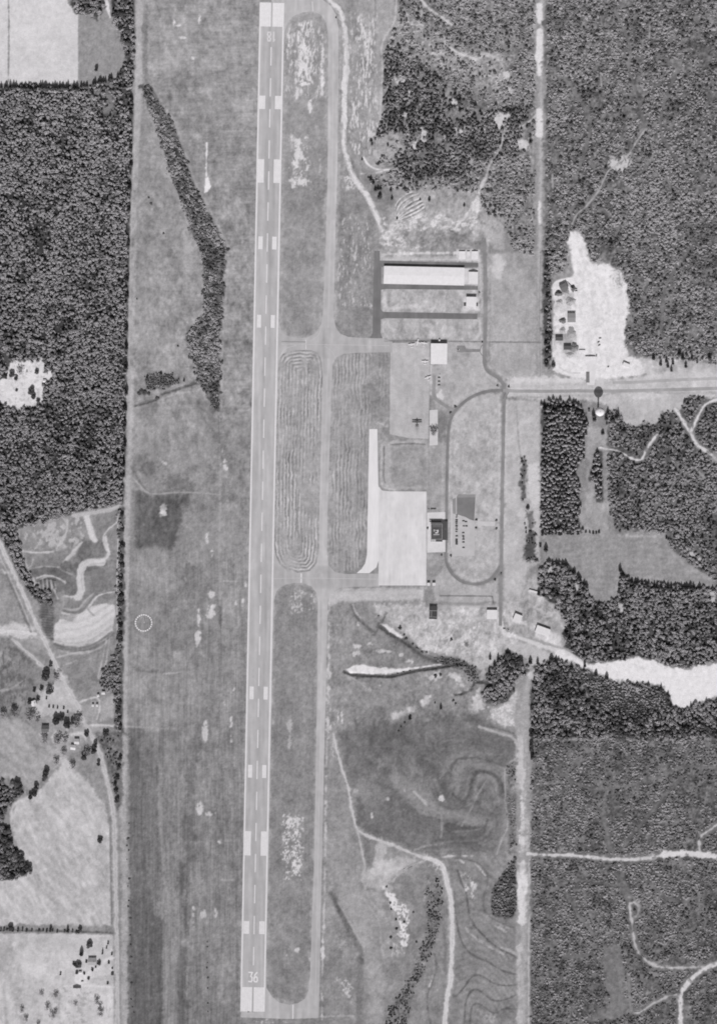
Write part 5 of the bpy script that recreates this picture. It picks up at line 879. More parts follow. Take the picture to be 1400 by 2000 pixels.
def along(kind, pts, sp, r0, r1, h0, h1, jit=1.5):
    p = np.asarray(pts, float); d = np.r_[0, np.cumsum(np.hypot(*np.diff(p, axis=0).T))]; out = []; s = 0
    while s < d[-1]:
        r = random.uniform(r0, r1); out.append((kind, np.interp(s, d, p[:, 0]) + random.uniform(-jit, jit), np.interp(s, d, p[:, 1]) + random.uniform(-jit, jit), r, h0 + (h1 - h0) * random.random())); s += sp * random.choice((.55, .75, .9, 1.0, 1.15, 1.6))
    return out
row('tall dark pine', 'along the pale field', 'pines along the south edge of the pale field', along('pine', [(4, 172), (60, 174), (150, 174)], 6.2, 3.0, 4.8, 11, 16))
row('dark pine', 'along the grey field', 'pines along the south edge of the grey field', along('pine', [(160, 172), (205, 160), (245, 146)], 7, 2.8, 4, 9, 14))
row('round dark tree alone', 'in the small grey field', 'field trees', [('dark', 189, 136, 4.2, 11)])
row('leafy tree', 'beside the white lane wedge', 'trees around the grey field', [('dark', x, y, r, 13) for x, y, r in ((228, 28, 6), (240, 30, 7), (236, 55, 6), (248, 60, 6), (252, 84, 7), (240, 75, 5), (250, 108, 5))])
row('tall dark pine', 'at the right edge of the west wood', 'pines on the right edge of the west wood', along('pine', [(257, 200), (254, 400), (249, 600), (246, 800), (242, 960)], 42, 3.6, 5, 15, 19), 'top')
row('dark round tree', 'in the hedge by the ploughed field', 'trees in the hedge by the ploughed field', [('dark', x, y, r, 9) for x, y, r in ((239, 1005, 4), (239, 1035, 4.4), (240, 1066, 5), (239, 1092, 5), (240, 1104, 5), (237, 1130, 4.5), (237, 1146, 4), (236, 1166, 7), (237, 1178, 6), (235, 1200, 4), (236, 1222, 5), (235, 1242, 6), (236, 1250, 5))], 'top')
row('dark round tree', 'in the hedge below the clump', 'trees in the lower hedge', [('dark', x, y, r, 8) for x, y, r in ((234, 1372, 4.5), (233, 1388, 5), (234, 1402, 4.5), (236, 1418, 4), (233, 1500, 5), (230, 1520, 5), (228, 1545, 4.5), (229, 1562, 6), (236, 1480, 4), (226, 1532, 4))], 'top')
row('dark farmyard tree', 'around the farmstead', 'dark trees around the farmstead', [('dark', x, y, r, h) for x, y, r, h in ((89, 1322, 8, 12), (92, 1313, 6, 10), (100, 1299, 3.4, 10), (112, 1408, 8, 14), (121, 1402, 6, 12), (132, 1415, 7, 14), (143, 1411, 4.5, 12), (98, 1349, 7.5, 10), (82, 1345, 4, 8), (207, 1433, 6.5, 9), (184, 1466, 6, 13), (187, 1455, 5, 12), (166, 1478, 6, 13), (193, 1492, 4, 11), (170, 1434, 5, 10), (58, 1371, 4.5, 8), (75, 1365, 4, 8), (68, 1348, 3.4, 8))])
row('bare grey tree', 'around the farmstead', 'bare trees around the farmstead', [('grey', x, y, r, h) for x, y, r, h in ((112, 1322, 9, 12), (152, 1411, 10, 15), (155, 1403, 8, 14), (30, 1392, 9, 14), (27, 1386, 7, 12), (59, 1400, 10, 14), (66, 1396, 8, 12), (88, 1444, 9, 12), (116, 1443, 9, 12), (129, 1445, 8, 12), (143, 1496, 7, 11), (111, 1487, 7, 11), (99, 1346, 8, 11), (172, 1470, 9, 12), (8, 1395, 8, 12), (75, 1405, 7, 11), (112, 1448, 7, 10), (126, 1470, 7, 10))])
row('small orchard tree', 'in the yard row', 'small trees in the farmyard row', [('dark', x, y, 2.0, 5) for x, y in ((92, 1364), (97, 1380), (105, 1381), (113, 1382), (125, 1383), (133, 1391))])
row('dark tree', 'at the field corner by the long meadow', 'trees on the meadow edge', [('dark', x, y, r, 12) for x, y, r in ((89, 1518, 7), (91, 1507, 6), (35, 1531, 7), (38, 1540, 6), (68, 1550, 6), (72, 1537, 5), (60, 1556, 5))])
row('round dark tree alone', 'in the long pale meadow', 'field trees', [('dark', 196, 1640, 5.5, 8)])
row('dark tree', 'on the bulge of the meadow wood', 'trees on the edge of the meadow wood', [('dark', x, y, r, 12) for x, y, r in ((14, 1622, 7), (20, 1645, 7), (32, 1668, 7), (42, 1675, 7), (55, 1694, 7), (46, 1704, 6), (26, 1710, 6), (8, 1635, 6))])
hed = along('mid', [(2, 1816), (100, 1818), (160, 1820)], 8.5, 1.6, 2.8, 4, 8, 1); hed += [('dark', 22, 1812, 5, 10), ('dark', 157, 1816, 4.4, 9), ('dark', 100, 1815, 3, 10), ('pine', 133, 1817, 3, 10)]
row('hedgerow tree', 'in the long field hedge', 'trees in the long field hedge', hed)
row('dark garden tree', 'around the lower farmhouse', 'garden trees of the lower farmhouse', [('pine' if k in (0, 1) else 'dark', x, y, r, h) for k, (x, y, r, h) in enumerate(((160, 1862, 4.5, 13), (201, 1861, 2.2, 9), (176, 1845, 6.5, 9), (194, 1881, 4.2, 7), (154, 1885, 6.5, 8), (146, 1883, 4, 6), (151, 1899, 3.2, 5), (170, 1878, 2.6, 4), (181, 1894, 3, 5), (213, 1880, 2.5, 5), (219, 1863, 2.6, 4), (220, 1902, 3.2, 4), (211, 1920, 2.4, 4), (174, 1911, 2.6, 4), (119, 1902, 2, 6), (188, 1888, 2.2, 4), (212, 1842, 2, 6), (209, 1851, 1.8, 5), (165, 1901, 2.4, 4), (220, 1891, 1.8, 3)))])
row('bare grey tree', 'in the lower farm paddock', 'bare trees in the lower farm paddock', [('grey', x, y, r, h) for x, y, r, h in ((190, 1955, 7, 11), (198, 1978, 7, 12), (94, 1966, 7, 8), (104, 1982, 8, 9), (110, 1942, 7, 7), (82, 1940, 6, 6), (196, 1966, 5, 10), (44, 1972, 5, 9), (52, 1990, 6, 9), (76, 2000, 5, 7), (110, 1975, 5, 7), (148, 1960, 5, 5))])
row('dark tree', 'in the wood-clearing garden', 'trees in the wood clearing', [('mid', 24, 732, 5.5, 11), ('grey', 41, 724, 8, 10), ('mid', 72, 727, 5, 8), ('dark', 62, 764, 8, 9), ('dark', 66, 774, 5, 8), ('dark', 32, 740, 4, 8), ('dark', 12, 735, 5, 12), ('mid', 76, 784, 4, 7), ('mid', 33, 762, 3, 4)])
row('dark bush', 'by the creek of the left paddock', 'bushes by the paddock creek', [('bush', x, y, r, 3) for x, y, r in ((276, 764, 5), (283, 766, 5), (291, 769, 4), (272, 768, 4), (307, 777, 4), (288, 742, 4))] + [('pine', 288, 738, 2.4, 7), ('pine', 360, 744, 2.2, 6), ('pine', 315, 730, 3, 5)])
row('small dark bush', 'in the left paddock', 'bushes in the left paddock', [('bush', x, y, r, 2.4) for x, y, r in ((296, 398, 3), (291, 386, 2), (320, 456, 2.4), (348, 676, 2.2), (268, 584, 1.6))])
row('small dark bush', 'in the dotted line left of the runway', 'bushes in the dotted line left of the runway', along('bush', [(406, 1840), (405, 1900), (406, 1990)], 19, .8, 2.3, 1.2, 2.6, 1.6), 'top')
row('low bush', 'beside the dark lower grassland', 'bushes beside the dark lower grassland', along('bush', [(250, 1610), (251, 1720), (256, 1830), (260, 1990)], 21, .9, 2.9, 1, 2.2, 3.5), 'top')
pin = []
for a in range(400):
    x = random.uniform(747, 900); y = random.uniform(98, 300)
    if inside(np.array(W_NCPINE), np.array([x]), np.array([y]))[0] and all((x - p[1]) ** 2 + (y - p[2]) ** 2 > 95 for p in pin) and samp(NOTREE, x, y) < .3: pin.append(('pine', x, y, random.uniform(2.6, 4.2), random.uniform(8, 12)))
    if len(pin) >= 29: break
row('small dark pine', 'on the open slope', 'scattered pines on the open slope', pin)
row('dark pine', 'beside the curved white ditch', 'pines below the curved white ditch', [('pine', x, y, r, h) for x, y, r, h in ((724, 352, 4, 9), (729, 358, 3, 8), (733, 372, 3.4, 9), (738, 370, 3, 9), (743, 370, 3, 8), (763, 372, 3.4, 7), (765, 389, 2.8, 8), (741, 385, 5, 7), (742, 381, 4, 7), (707, 312, 2, 5), (838, 391, 3.2, 8), (820, 390, 2, 4), (906, 402, 2.4, 6), (893, 373, 2.6, 6), (775, 427, 2.4, 4))])
row('dark tree', 'in the strip beside the plant', 'trees in the strip beside the plant', [('pine' if k % 2 else 'dark', x, y, r, 10) for k, (x, y, r) in enumerate(((1066, 550, 5), (1068, 580, 4.5), (1065, 612, 4), (1067, 652, 4), (1075, 652, 3.4), (1065, 672, 4), (1067, 690, 4), (1072, 682, 4), (1066, 712, 5), (1080, 714, 4.5), (1074, 664, 3), (1066, 500, 4), (1067, 525, 4)))], 'top')
row('tall dark pine', 'at the top of the roadside pine block', 'pines at the top of the roadside block', [('pine', x, y, 4.2, 17) for x, y in ((1062, 800), (1073, 797), (1083, 803), (1090, 797), (1099, 803), (1108, 801), (1119, 797), (1127, 803), (1134, 815), (1139, 828))])
row('dark tree', 'around the water tower', 'trees around the water tower', [('pine', 1158, 812, 3.6, 13), ('pine', 1160, 820, 4, 11), ('pine', 1186, 808, 3.4, 12), ('pine', 1183, 818, 4, 12), ('pine', 1202, 816, 4, 15), ('pine', 1206, 812, 3.4, 14), ('pine', 1176, 846, 4, 8), ('dark', 1195, 822, 5, 12)])
row('dark pine', 'along the verge right of the plant', 'pines on the verge right of the plant', [('pine', x, y, r, 11) for x, y, r in ((1275, 700, 4), (1289, 712, 3.4), (1300, 706, 3), (1303, 716, 3.4), (1313, 710, 3), (1325, 692, 5), (1332, 700, 4), (1338, 716, 3.4), (1360, 708, 2), (1384, 700, 4), (1350, 700, 3), (1310, 724, 2.6))])
row('dark pine', 'at the notch in the grey field', 'pines around the grey field', along('pine', [(1072, 1104), (1095, 1102), (1112, 1108)], 7, 3, 4.4, 9, 14) + along('pine', [(1120, 1118), (1132, 1134), (1146, 1152)], 8, 3, 4.4, 9, 13) + [('pine', 1210, 1114, 3.6, 13), ('pine', 1213, 1124, 3.6, 12)])
row('dark pine', 'along the lower edge of the grey field', 'pines along the lower edge of the grey field', along('pine', [(1226, 1134), (1275, 1146), (1320, 1150), (1368, 1148)], 7.2, 3, 4.2, 9, 13))
row('dark hedge tree', 'along the upper edge of the grey field', 'hedge trees above the grey field', along('dark', [(1058, 1042), (1100, 1042), (1134, 1041)], 7, 2.8, 3.6, 8, 12) + along('dark', [(1142, 1040), (1178, 1040)], 6, 2, 3, 4, 6))
row('dark tree', 'at the corner by the bottom lane', 'trees at the lane corner', [('dark', 1054, 1066, 3, 8), ('pine', 1065, 1074, 4.6, 13), ('pine', 1051, 1160, 3.4, 12), ('pine', 1030, 992, 4.4, 7), ('pine', 1105, 1238, 4, 13), ('pine', 1112, 1226, 4, 13)])
row('dark pine', 'along the white road to the clearing', 'pines along the white road to the clearing', [('pine', x, y, r, 11) for x, y, r in ((956.5, 1286, 2.6), (972, 1287, 3), (965, 1300, 3.2), (955, 1312, 3), (1035, 1293, 4.6), (1049, 1295, 3), (1076, 1288, 5), (1085, 1292, 4), (1115, 1306, 4.4), (1141, 1300, 3), (1163, 1318, 4), (1184, 1324, 4.4), (1290, 1346, 3), (1304, 1368, 3))])
row('tall leafy tree', 'in the clump over the creek', 'leafy trees in the clump over the creek', [('dark', x, y, 6.5, 12) for x, y in ((992, 1282), (984, 1296), (1000, 1294), (1010, 1300), (996, 1308), (1016, 1292))])
row('dark bush', 'on the gully banks', 'bushes on the gully banks', [('bush', x, y, r, h) for x, y, r, h in ((781, 1227, 3.6, 6), (793, 1247, 3, 3), (789, 1240, 2, 3), (806, 1258, 2.6, 3), (815, 1266, 3, 3), (824, 1273, 3, 3), (833, 1274, 2, 3), (881, 1249, 3.4, 4), (739, 1203, 1.6, 2), (788, 1312, 2, 2), (800, 1310, 2.4, 2.5), (850, 1320, 4, 3), (860, 1318, 3, 3), (776, 1315, 2, 2), (828, 1306, 2, 2))])
row('small dark pine', 'in the rough pasture', 'pines in the rough pasture', [('pine', 860.5, 1383, 2.8, 9), ('pine', 800.5, 1403, 3.6, 8), ('bush', 790, 1412, 2.4, 3), ('bush', 783, 1420, 2, 2.5), ('bush', 778, 1428, 2, 2.5), ('bush', 849, 1373, 2, 3), ('bush', 885, 1368, 2.6, 3), ('bush', 889, 1374, 2.4, 3)])
row('dark bush', 'beside the white dump', 'bushes beside the white dump', [('bush', x, y, r, 3.4) for x, y, r in ((773, 1796, 2.6), (774, 1814, 2.8), (763, 1831, 3), (763, 1852, 2.8), (762, 1764, 2), (789, 1801, 2), (764, 1776, 1.8), (807, 1782, 2), (813, 1840, 2.4), (826, 1840, 2), (755, 1732, 2))], 'top')
row('round dark bush', 'on the terminal lawns', 'bushes on the terminal lawns', [('bush', x, y, r, h) for x, y, r, h in ((930, 1015, 2.6, 2.4), (969, 1016, 2.6, 2.4), (929.5, 1031, 2.6, 2.4), (969, 1032, 2.6, 2.4), (834.7, 1031.5, 2.4, 3.2), (862, 1084, 2, 3), (880, 1085, 2.4, 3), (966, 1132, 2.8, 2.6), (888.5, 794, 3, 2), (879, 806, 2.2, 3), (993, 755, 2.4, 3), (971, 753, 2.2, 2), (978, 1120, 2, 3), (941, 668, 2, 3), (1187, 716, 1.8, 1.6), (936, 571, 1.6, 2))])
row('bare tree', 'on the pad beside the old apron', 'bare trees on the pad beside the old apron', [('grey', x, y, 6, 10) for x, y in ((843, 840), (850, 840), (846, 846))])
hed2 = along('bush', [(837, 993.6), (852, 993.6)], 3, 1.4, 1.7, 1.6, 1.9, .2)
row('clipped hedge bush', 'left of the terminal', 'clipped hedge beside the terminal', hed2)
row('big dark tree', 'on the lower right edge of the farm', 'trees on the farm edge', [('dark', x, y, r, 11) for x, y, r in ((1037, 1433, 6), (1036, 1455, 5), (1037, 1462, 5), (1038, 1478, 4.5))], 'top')
# ---- woods as stuff
wood('dense tall mixed wood filling the left side of the view', [fill([W_WEST], 4.9, 1.3, 5.2, 4, 9.5, .60, 'leafy_kind', .34, -.75), fill([W_WEST], 8, 1.2, 3.0, 2, 5, .40, 'bush_kind', .3), fill([W_WEST], 15, 2.6, 4.6, 8, 13, .34, 'pine_kind', .25), fill([W_NW1, W_NW2], 6.2, 2.4, 5.5, 6, 11, .36, 'leafy_kind')])
wood('dark roadside belt of trees beside the ploughed field', [fill([W_ROAD, W_SW, W_SW2], 6, 2.0, 5.5, 4, 9, .40, 'leafy_kind'), fill([W_CLUMP, W_HEDGE, W_HEDGE2], 5.2, 2, 4, 3.5, 6, .42, 'leafy_kind'), fill([W_BRUSH], 6, 1.5, 3.2, 2.4, 5, .36, 'leafy_kind', .3, -.3)])
wood('narrow winding strip of low scrub left of the runway', [fill([W_STRIP], 4.0, .9, 4.2, 1.2, 4.0, .33, 'bush_kind', .4, -1.6), fill([W_STRIP], 7.5, 1.8, 4.4, 3, 6.5, .27, 'leafy_kind', .35, -.6), fill([W_WCRK], 4, 1.6, 2.6, 2.5, 4, .20, 'bush_kind')])
wood('fine-grained young wood filling the upper right corner', [fill([W_NEYOUNG], 4.9, 1.0, 4.6, 1.4, 4.6, .43, 'bush_kind', .4, -1.0), fill([W_NEYOUNG], 11, 2.2, 4.4, 4.5, 8, .30, 'leafy_kind', .3, -.6)])
wood('patchy mixed wood with dark pines above the hangars', [fill([W_NCYOUNG], 5.2, 1.0, 4.2, 1.4, 4.6, .41, 'bush_kind', .4, -.9), fill([W_NCPINE], 7.6, 2.2, 4.2, 5, 9, .21, 'pine_kind', .3, -.9), fill([W_NCPINE], 7, 2, 4.2, 4, 7.5, .34, 'leafy_kind', .3, -1.2), fill([W_NCYOUNG], 11, 2, 4.0, 4, 7, .28, 'leafy_kind', .3, -.4)])
wood('dark roadside pine block beside the water tower', [fill([W_CPINE, W_CMID], 6.6, 2.6, 4.8, 7, 12, .58, 'pine_kind', .34, -1.4), fill([W_ESTRIP], 6, 2.0, 3.6, 4, 8, .28, 'leafy_kind'), fill([W_ESHRUB, W_ESHRUB2], 5.6, 1.6, 2.8, 2.4, 5, .26, 'leafy_kind', .3, -.4)])
wood('dense wood with white tracks at the right edge', [fill([W_EAST], 5.0, 1.3, 4.6, 2.2, 6.5, .50, 'leafy_kind', .34, -1.1), fill([W_EAST], 14, 2.4, 4, 6, 10, .24, 'pine_kind')])
wood('tall dark wood on both sides of the bright clearing', [fill([W_F, W_G, W_GW], 5.6, 1.6, 6.0, 4, 9.5, .60, 'leafy_kind', .34, -.9, avoid=(GLIGHT, GDARK)), fill([W_F, W_G], 14, 2.6, 4.4, 8, 12, .30, 'pine_kind', avoid=(GLIGHT,)), fill([W_F, W_G], 8, 1.2, 2.6, 2, 5, .34, 'bush_kind'), fill([GLIGHT], 4.8, 1.4, 3.6, 2, 5, .42, 'bush_kind', .3, -1.5), fill([GDARK], 6, 2, 5.4, 6, 12, .32, 'leafy_kind', .3, -1.5)])
wood('fine dark scrub filling the lower right corner', [fill([W_SE], 4.9, .9, 4.3, 1.1, 4.0, .40, 'bush_kind', .4, -1.0), fill([W_SE], 16, 2, 3.6, 3, 5, .26, 'leafy_kind', .25, -.3)])
wood('broken scrub along the farm gully and track edge', [fill([W_GULLY], 4.2, .7, 3.4, 1, 3.8, .19, 'bush_kind', .5, -.6), fill([W_TRI], 5.0, 1.2, 3.8, 2, 4.6, .34, 'leafy_kind'), fill([W_BANK], 5, 1.0, 3.0, 1.0, 2.6, .34, 'bush_kind', .35, -.2), fill([W_CREEK], 4.5, 1.6, 2.8, 2, 3.6, .24, 'bush_kind')])

# ------------------------------------------------------------------ buildings
def box_faces(): return [(0, 3, 2, 1), (4, 5, 6, 7), (0, 1, 5, 4), (1, 2, 6, 5), (2, 3, 7, 6), (3, 0, 4, 7)]
class MB:
    def __init__(s): s.V = []; s.F = []
    def box(s, x0, y0, z0, x1, y1, z1):
        k = len(s.V); s.V += [(x0, y0, z0), (x1, y0, z0), (x1, y1, z0), (x0, y1, z0), (x0, y0, z1), (x1, y0, z1), (x1, y1, z1), (x0, y1, z1)]; s.F += [tuple(k + i for i in f) for f in box_faces()]; return s
    def add(s, V, F):
        k = len(s.V); s.V += [tuple(v) for v in V]; s.F += [tuple(k + i for i in f) for f in F]; return s
    def lathe(s, prof, n=20, axis='z', c=(0, 0, 0)):
        k = len(s.V)
        for r, z in prof:
            for i in range(n):
                a = 2 * math.pi * i / n; p = (r * math.cos(a), r * math.sin(a), z)
                if axis == 'y': p = (p[0], z, p[1])
                if axis == 'x': p = (z, p[0], p[1])
                s.V.append((p[0] + c[0], p[1] + c[1], p[2] + c[2]))
        for l in range(len(prof) - 1):
            for i in range(n): s.F.append((k + l * n + i, k + l * n + (i + 1) % n, k + (l + 1) * n + (i + 1) % n, k + (l + 1) * n + i))
        return s
    def build(s, name, mat, parent=None):
        me = bpy.data.meshes.new(name); me.from_pydata(s.V, [], s.F); me.update(); me.materials.append(mat)
        import bmesh; bm = bmesh.new(); bm.from_mesh(me); bmesh.ops.recalc_face_normals(bm, faces=bm.faces); bm.to_mesh(me); bm.free()
        return link(name, me, parent)
def building(name, label, cat, cx, cy, w, d, h, rise=1.2, ridge='x', rot=0.0, roof=222, wall=200, door='south', doors=1, windows=3, over=.4, group=None, chimney=False, roof_name='roof'):
    o = thing(name, label, cat, (float(wx(cx)), float(wy(cy)), 0), math.radians(rot), group); X, Y = w / 2, d / 2
    m = MB().box(-X, -Y, 0, X, Y, h)
    if rise > .3:
        if ridge == 'x': m.add([(-X, -Y, h + .002), (-X, Y, h + .002), (-X, 0, h + rise), (X, -Y, h + .002), (X, Y, h + .002), (X, 0, h + rise)], [(0, 1, 2), (3, 5, 4)])
        else: m.add([(-X, -Y, h + .002), (X, -Y, h + .002), (0, -Y, h + rise), (-X, Y, h + .002), (X, Y, h + .002), (0, Y, h + rise)], [(0, 1, 2), (3, 5, 4)])
    m.build('wall', M(wall), o)
    r = MB(); a, b_ = X + over, Y + over; t = .18
    if rise <= .3:
        r.box(-a, -b_, h + .02, a, b_, h + .3)
    else:
        z0 = h - over * rise / (Y if ridge == 'x' else X) + .06; z1 = h + rise + .06
        if ridge == 'x':
            for s in (-1, 1): r.add([(-a, s * b_, z0), (a, s * b_, z0), (a, 0, z1), (-a, 0, z1), (-a, s * b_, z0 + t), (a, s * b_, z0 + t), (a, 0, z1 + t), (-a, 0, z1 + t)], box_faces())
            n = int(w / 3)
            for k in range(1, n):
                x = -X + k * w / n
                for s in (-1, 1): r.add([(x - .06, s * b_, z0 + t), (x + .06, s * b_, z0 + t), (x + .06, 0, z1 + t), (x - .06, 0, z1 + t), (x - .06, s * b_, z0 + t + .07), (x + .06, s * b_, z0 + t + .07), (x + .06, 0, z1 + t + .07), (x - .06, 0, z1 + t + .07)], box_faces())
        else:
            for s in (-1, 1): r.add([(s * a, -b_, z0), (s * a, b_, z0), (0, b_, z1), (0, -b_, z1), (s * a, -b_, z0 + t), (s * a, b_, z0 + t), (0, b_, z1 + t), (0, -b_, z1 + t)], box_faces())
    ro = r.build(roof_name, M(roof, None, .95, 1.04, .25), o)
    if chimney: MB().box(X * .4, -.5, h, X * .4 + 1, .5, h + rise + 1.4).build('chimney', M(150), ro)
    dh = min(h - .5, 2.2 if w < 17 else h - .9); dw = 1.1 if w < 17 else min(w / doors * .8, 14)
    for k in range(doors):
        x = -X + (k + .5) * w / doors
        MB().box(x - dw / 2, -Y - .06, 0, x + dw / 2, -Y + .03, dh).build('door', M(150), o)
    if windows:
        for k in range(windows):
            x = -X + (k + .5) * w / windows + (0 if doors == 0 else w / windows * .32)
            if abs(x) > X - .8: continue
            f = MB().box(x - .6, Y - .03, 1.0, x + .6, Y + .06, 2.2).build('window', M(215), o); MB().box(x - .5, Y + .06, 1.1, x + .5, Y + .075, 2.1).build('pane', M_GLASS, f)
    return o
th = building('hangar', 'very long white-roofed row hangar between two dark lanes', 'hangar', 827.7, 538.6, 156.5, 34.4, 5.2, .9, 'x', -1.25, 226, 205, doors=11, windows=0, over=.2)
building('hangar', 'square white hangar with dark open doors between the lower lanes', 'hangar', 919.6, 589.2, 19.4, 18.6, 6.2, .25, 'x', -1, 224, 205, doors=1, windows=2, over=.15)
hp = [o for o in bpy.data.objects if o.get('label', '').startswith('square white hangar')][0]
for s in (-1, 1): MB().box(s * 9.8 if s > 0 else -14.4, -8.6, .1, 13.2 if s > 0 else s * 9.8, -3.4, .5 + 1.6).build('door_leaf', M(95), hp)
building('hangar', 'large square white-roofed hangar at the top of the old apron', 'hangar', 856.6, 690.8, 31.6, 40, 7.4, .25, 'x', -.5, 226, 200, doors=1, windows=4, over=.2)
building('shed', 'white gabled shed at the end of the long hangar', 'shed', 923.5, 542.5, 17.5, 22, 3.6, 2.6, 'y', -1, 224, 205, windows=2)
building('shed', 'broad white shed, leftmost of three above the hangar lane', 'shed', 902, 498.5, 11.6, 14.6, 2.6, .25, 'x', 0, 224, 205, windows=2)
building('shed', 'smallest white hut between two sheds above the hangar lane', 'shed', 914.3, 494.2, 5, 5.4, 2.3, .25, 'x', 0, 222, 205, windows=1)
building('shed', 'white gabled shed, rightmost of three above the hangar lane', 'shed', 926.8, 498.5, 11.6, 14.6, 2.0, 1.6, 'y', 0, 224, 205, windows=2)
# terminal
T0 = thing('terminal_building', 'dark flat-roofed airport terminal between the white apron and the car park', 'terminal', (float(wx(856)), float(wy(1035)), 0))
def tb(x0, y0, x1, y1, z0, z1, name, v, par=None, lo=.85, hi=1.15): return MB().box(x0 - 856, 1035 - y1, z0, x1 - 856, 1035 - y0, z1).build(name, M(v, None, lo, hi, .4), par or T0)
tb(841.4, 1019.5, 863, 1057, 0, 6.0, 'wall', 190); rf = tb(840.9, 1019, 863.4, 1057.4, 6.02, 6.3, 'roof', 92)
tb(863.45, 1018.5, 873, 1054, 0, 4.0, 'wall', 170); tb(863.5, 1018, 873.6, 1054.4, 4.02, 4.3, 'roof', 88); tb(838, 1016.4, 861, 1018.9, 3.4, 3.7, 'canopy', 88)
for a in ((841.2, 1022.2, 863.1, 1022.9), (841.2, 1052, 863.1, 1052.6), (841.2, 1022.95, 841.9, 1051.95), (862.4, 1022.95, 863.1, 1051.95)): tb(*a, 6.31, 6.75, 'parapet', 175, rf)
for k in range(8): tb(844 + 2.1 * k, 1023.4, 845.1 + 2.1 * k, 1028.5, 6.31, 6.5, 'skylight', 118, rf)
for a, v in (((846, 1033, 849, 1037.5), 170), ((849.8, 1039, 855, 1041), 224), ((853, 1034, 855.6, 1038.6), 224), ((850, 1034, 852, 1036), 190), ((846, 1042.4, 857, 1044.2), 188), ((848.5, 1038.5, 849.5, 1041.5), 150)): tb(*a, 6.31, 7.4, 'rooftop_unit', v, rf)
tb(841.4, 1053, 850.5, 1057.3, 6.31, 6.42, 'gravel_bed', 190, rf)
for k in range(5):
    g = tb(845 + 3.6 * k, 1056.95, 847.4 + 3.6 * k, 1057.1, .8, 2.8, 'window', 215); MB().box(845.15 + 3.6 * k - 856, 1035 - 1057.14, 1.0, 847.25 + 3.6 * k - 856, 1035 - 1057.1, 2.6).build('pane', M_GLASS, g)
tb(866, 1053.95, 869, 1054.1, 0, 2.4, 'door', 90)
for x, y in ((836.6, 1140.6), (847, 1140.6)): building('shed', 'tiny white hut beside the apron corner, %s of the pair' % ('left' if x < 840 else 'right'), 'shed', x, y, 5, 5, 4.6, .25, 'x', 0, 220, 205, windows=0, group='huts at the apron corner')
# dark box building and houses to the south
ob = building('workshop', 'small dark flat-roofed building with white roof lines below the apron', 'building', 845.5, 1196, 14.8, 24, 4.6, .25, 'x', -1.5, 78, 180, windows=3)
rr = [c for c in ob.children if c.name.startswith('roof')][0]
for q in ((-7.5, 3.6, 7.5, 4.1), (-7.5, -8.6, 7.5, -8.2), (-3.6, -8.15, -3.1, 3.55), (-7.5, -8.15, -7.05, 3.55)): MB().box(q[0], q[1], 4.91, q[2], q[3], 5.02).build('roof_strip', M(195), rr)
building('house', 'white-roofed house on the left side of the lane below the loop', 'house', 960, 1199.5, 19.5, 17, 4.6, .25, 'x', -1, 222, 205)
building('house', 'small tilted white house right of the lane', 'house', 1010, 1206.5, 14.5, 14, 4.6, .25, 'x', -22, 220, 205)
building('house', 'long tilted white building nearest the bottom wood', 'house', 1059, 1231.5, 27, 14, 4.6, .25, 'x', -20, 222, 205, windows=4)
building('trailer', 'thin white trailer at the wood edge beside a dark pine', 'trailer', 1041, 1155, 17, 3, 2.6, .25, 'x', -15, 220, 205, windows=3)
# farm buildings
building('farmhouse', 'small bright white farmhouse under dark trees at the road fork', 'house', 67, 1373, 9.5, 9.5, 3.4, 2.0, 'y', 20, 224, 210, chimney=True)
building('farmhouse', 'dark-roofed farmhouse with white front at the meadow corner', 'house', 89.5, 1422.5, 13.4, 12, 4.4, 2.6, 'x', 0, 112, 222, chimney=True)
building('barn', 'tall white L-shaped barn wing beside the farm trees', 'barn', 151, 1447.5, 9, 10, 4.4, 2.4, 'x', 0, 205, 210, windows=1)
building('barn', 'low white barn below the L-shaped wing', 'barn', 144, 1459, 9, 9, 4.0, 2.4, 'x', -8, 214, 210, windows=1)
for x, y, w, d, rt, h, lb in ((202.7, 1353, 6, 5, 0, 4, 'white shed in the paddock corner, nearest the clump'), (192.5, 1358, 4, 4, 15, 4, 'small shed at the head of the paddock fence'), (182.3, 1377, 3.4, 4, 0, 3.6, 'tiny white shed in the paddock, left one of two'), (190.4, 1377, 3.4, 4, 0, 3.6, 'tiny white shed in the paddock, right one of two')): building('shed', lb, 'shed', x, y, w, d, h, .8, 'x', rt, 218, 200, windows=1)
building('farmhouse', 'grey-roofed lower farmhouse among dark garden trees', 'house', 181, 1877, 15, 14, 3.6, 2.6, 'x', 0, 172, 200, chimney=True)
building('shed', 'white garden shed beside the lower farmhouse trees', 'shed', 157.5, 1899, 5.4, 4, 3, .8, 'x', 0, 222, 200, windows=1)
building('barn', 'white-roofed barn below the driveway of the lower farm', 'barn', 151, 1934, 15, 10, 4.4, 2.2, 'y', 0, 214, 200, windows=2)
building('house', 'little white house in the wood clearing', 'house', 88, 744, 6, 5, 3, 1.2, 'x', 0, 226, 210, windows=1)
building('shed', 'white shed beside a dark tree in the wood clearing', 'shed', 29, 735, 5, 3.4, 2.6, .8, 'x', 0, 222, 205, windows=1)
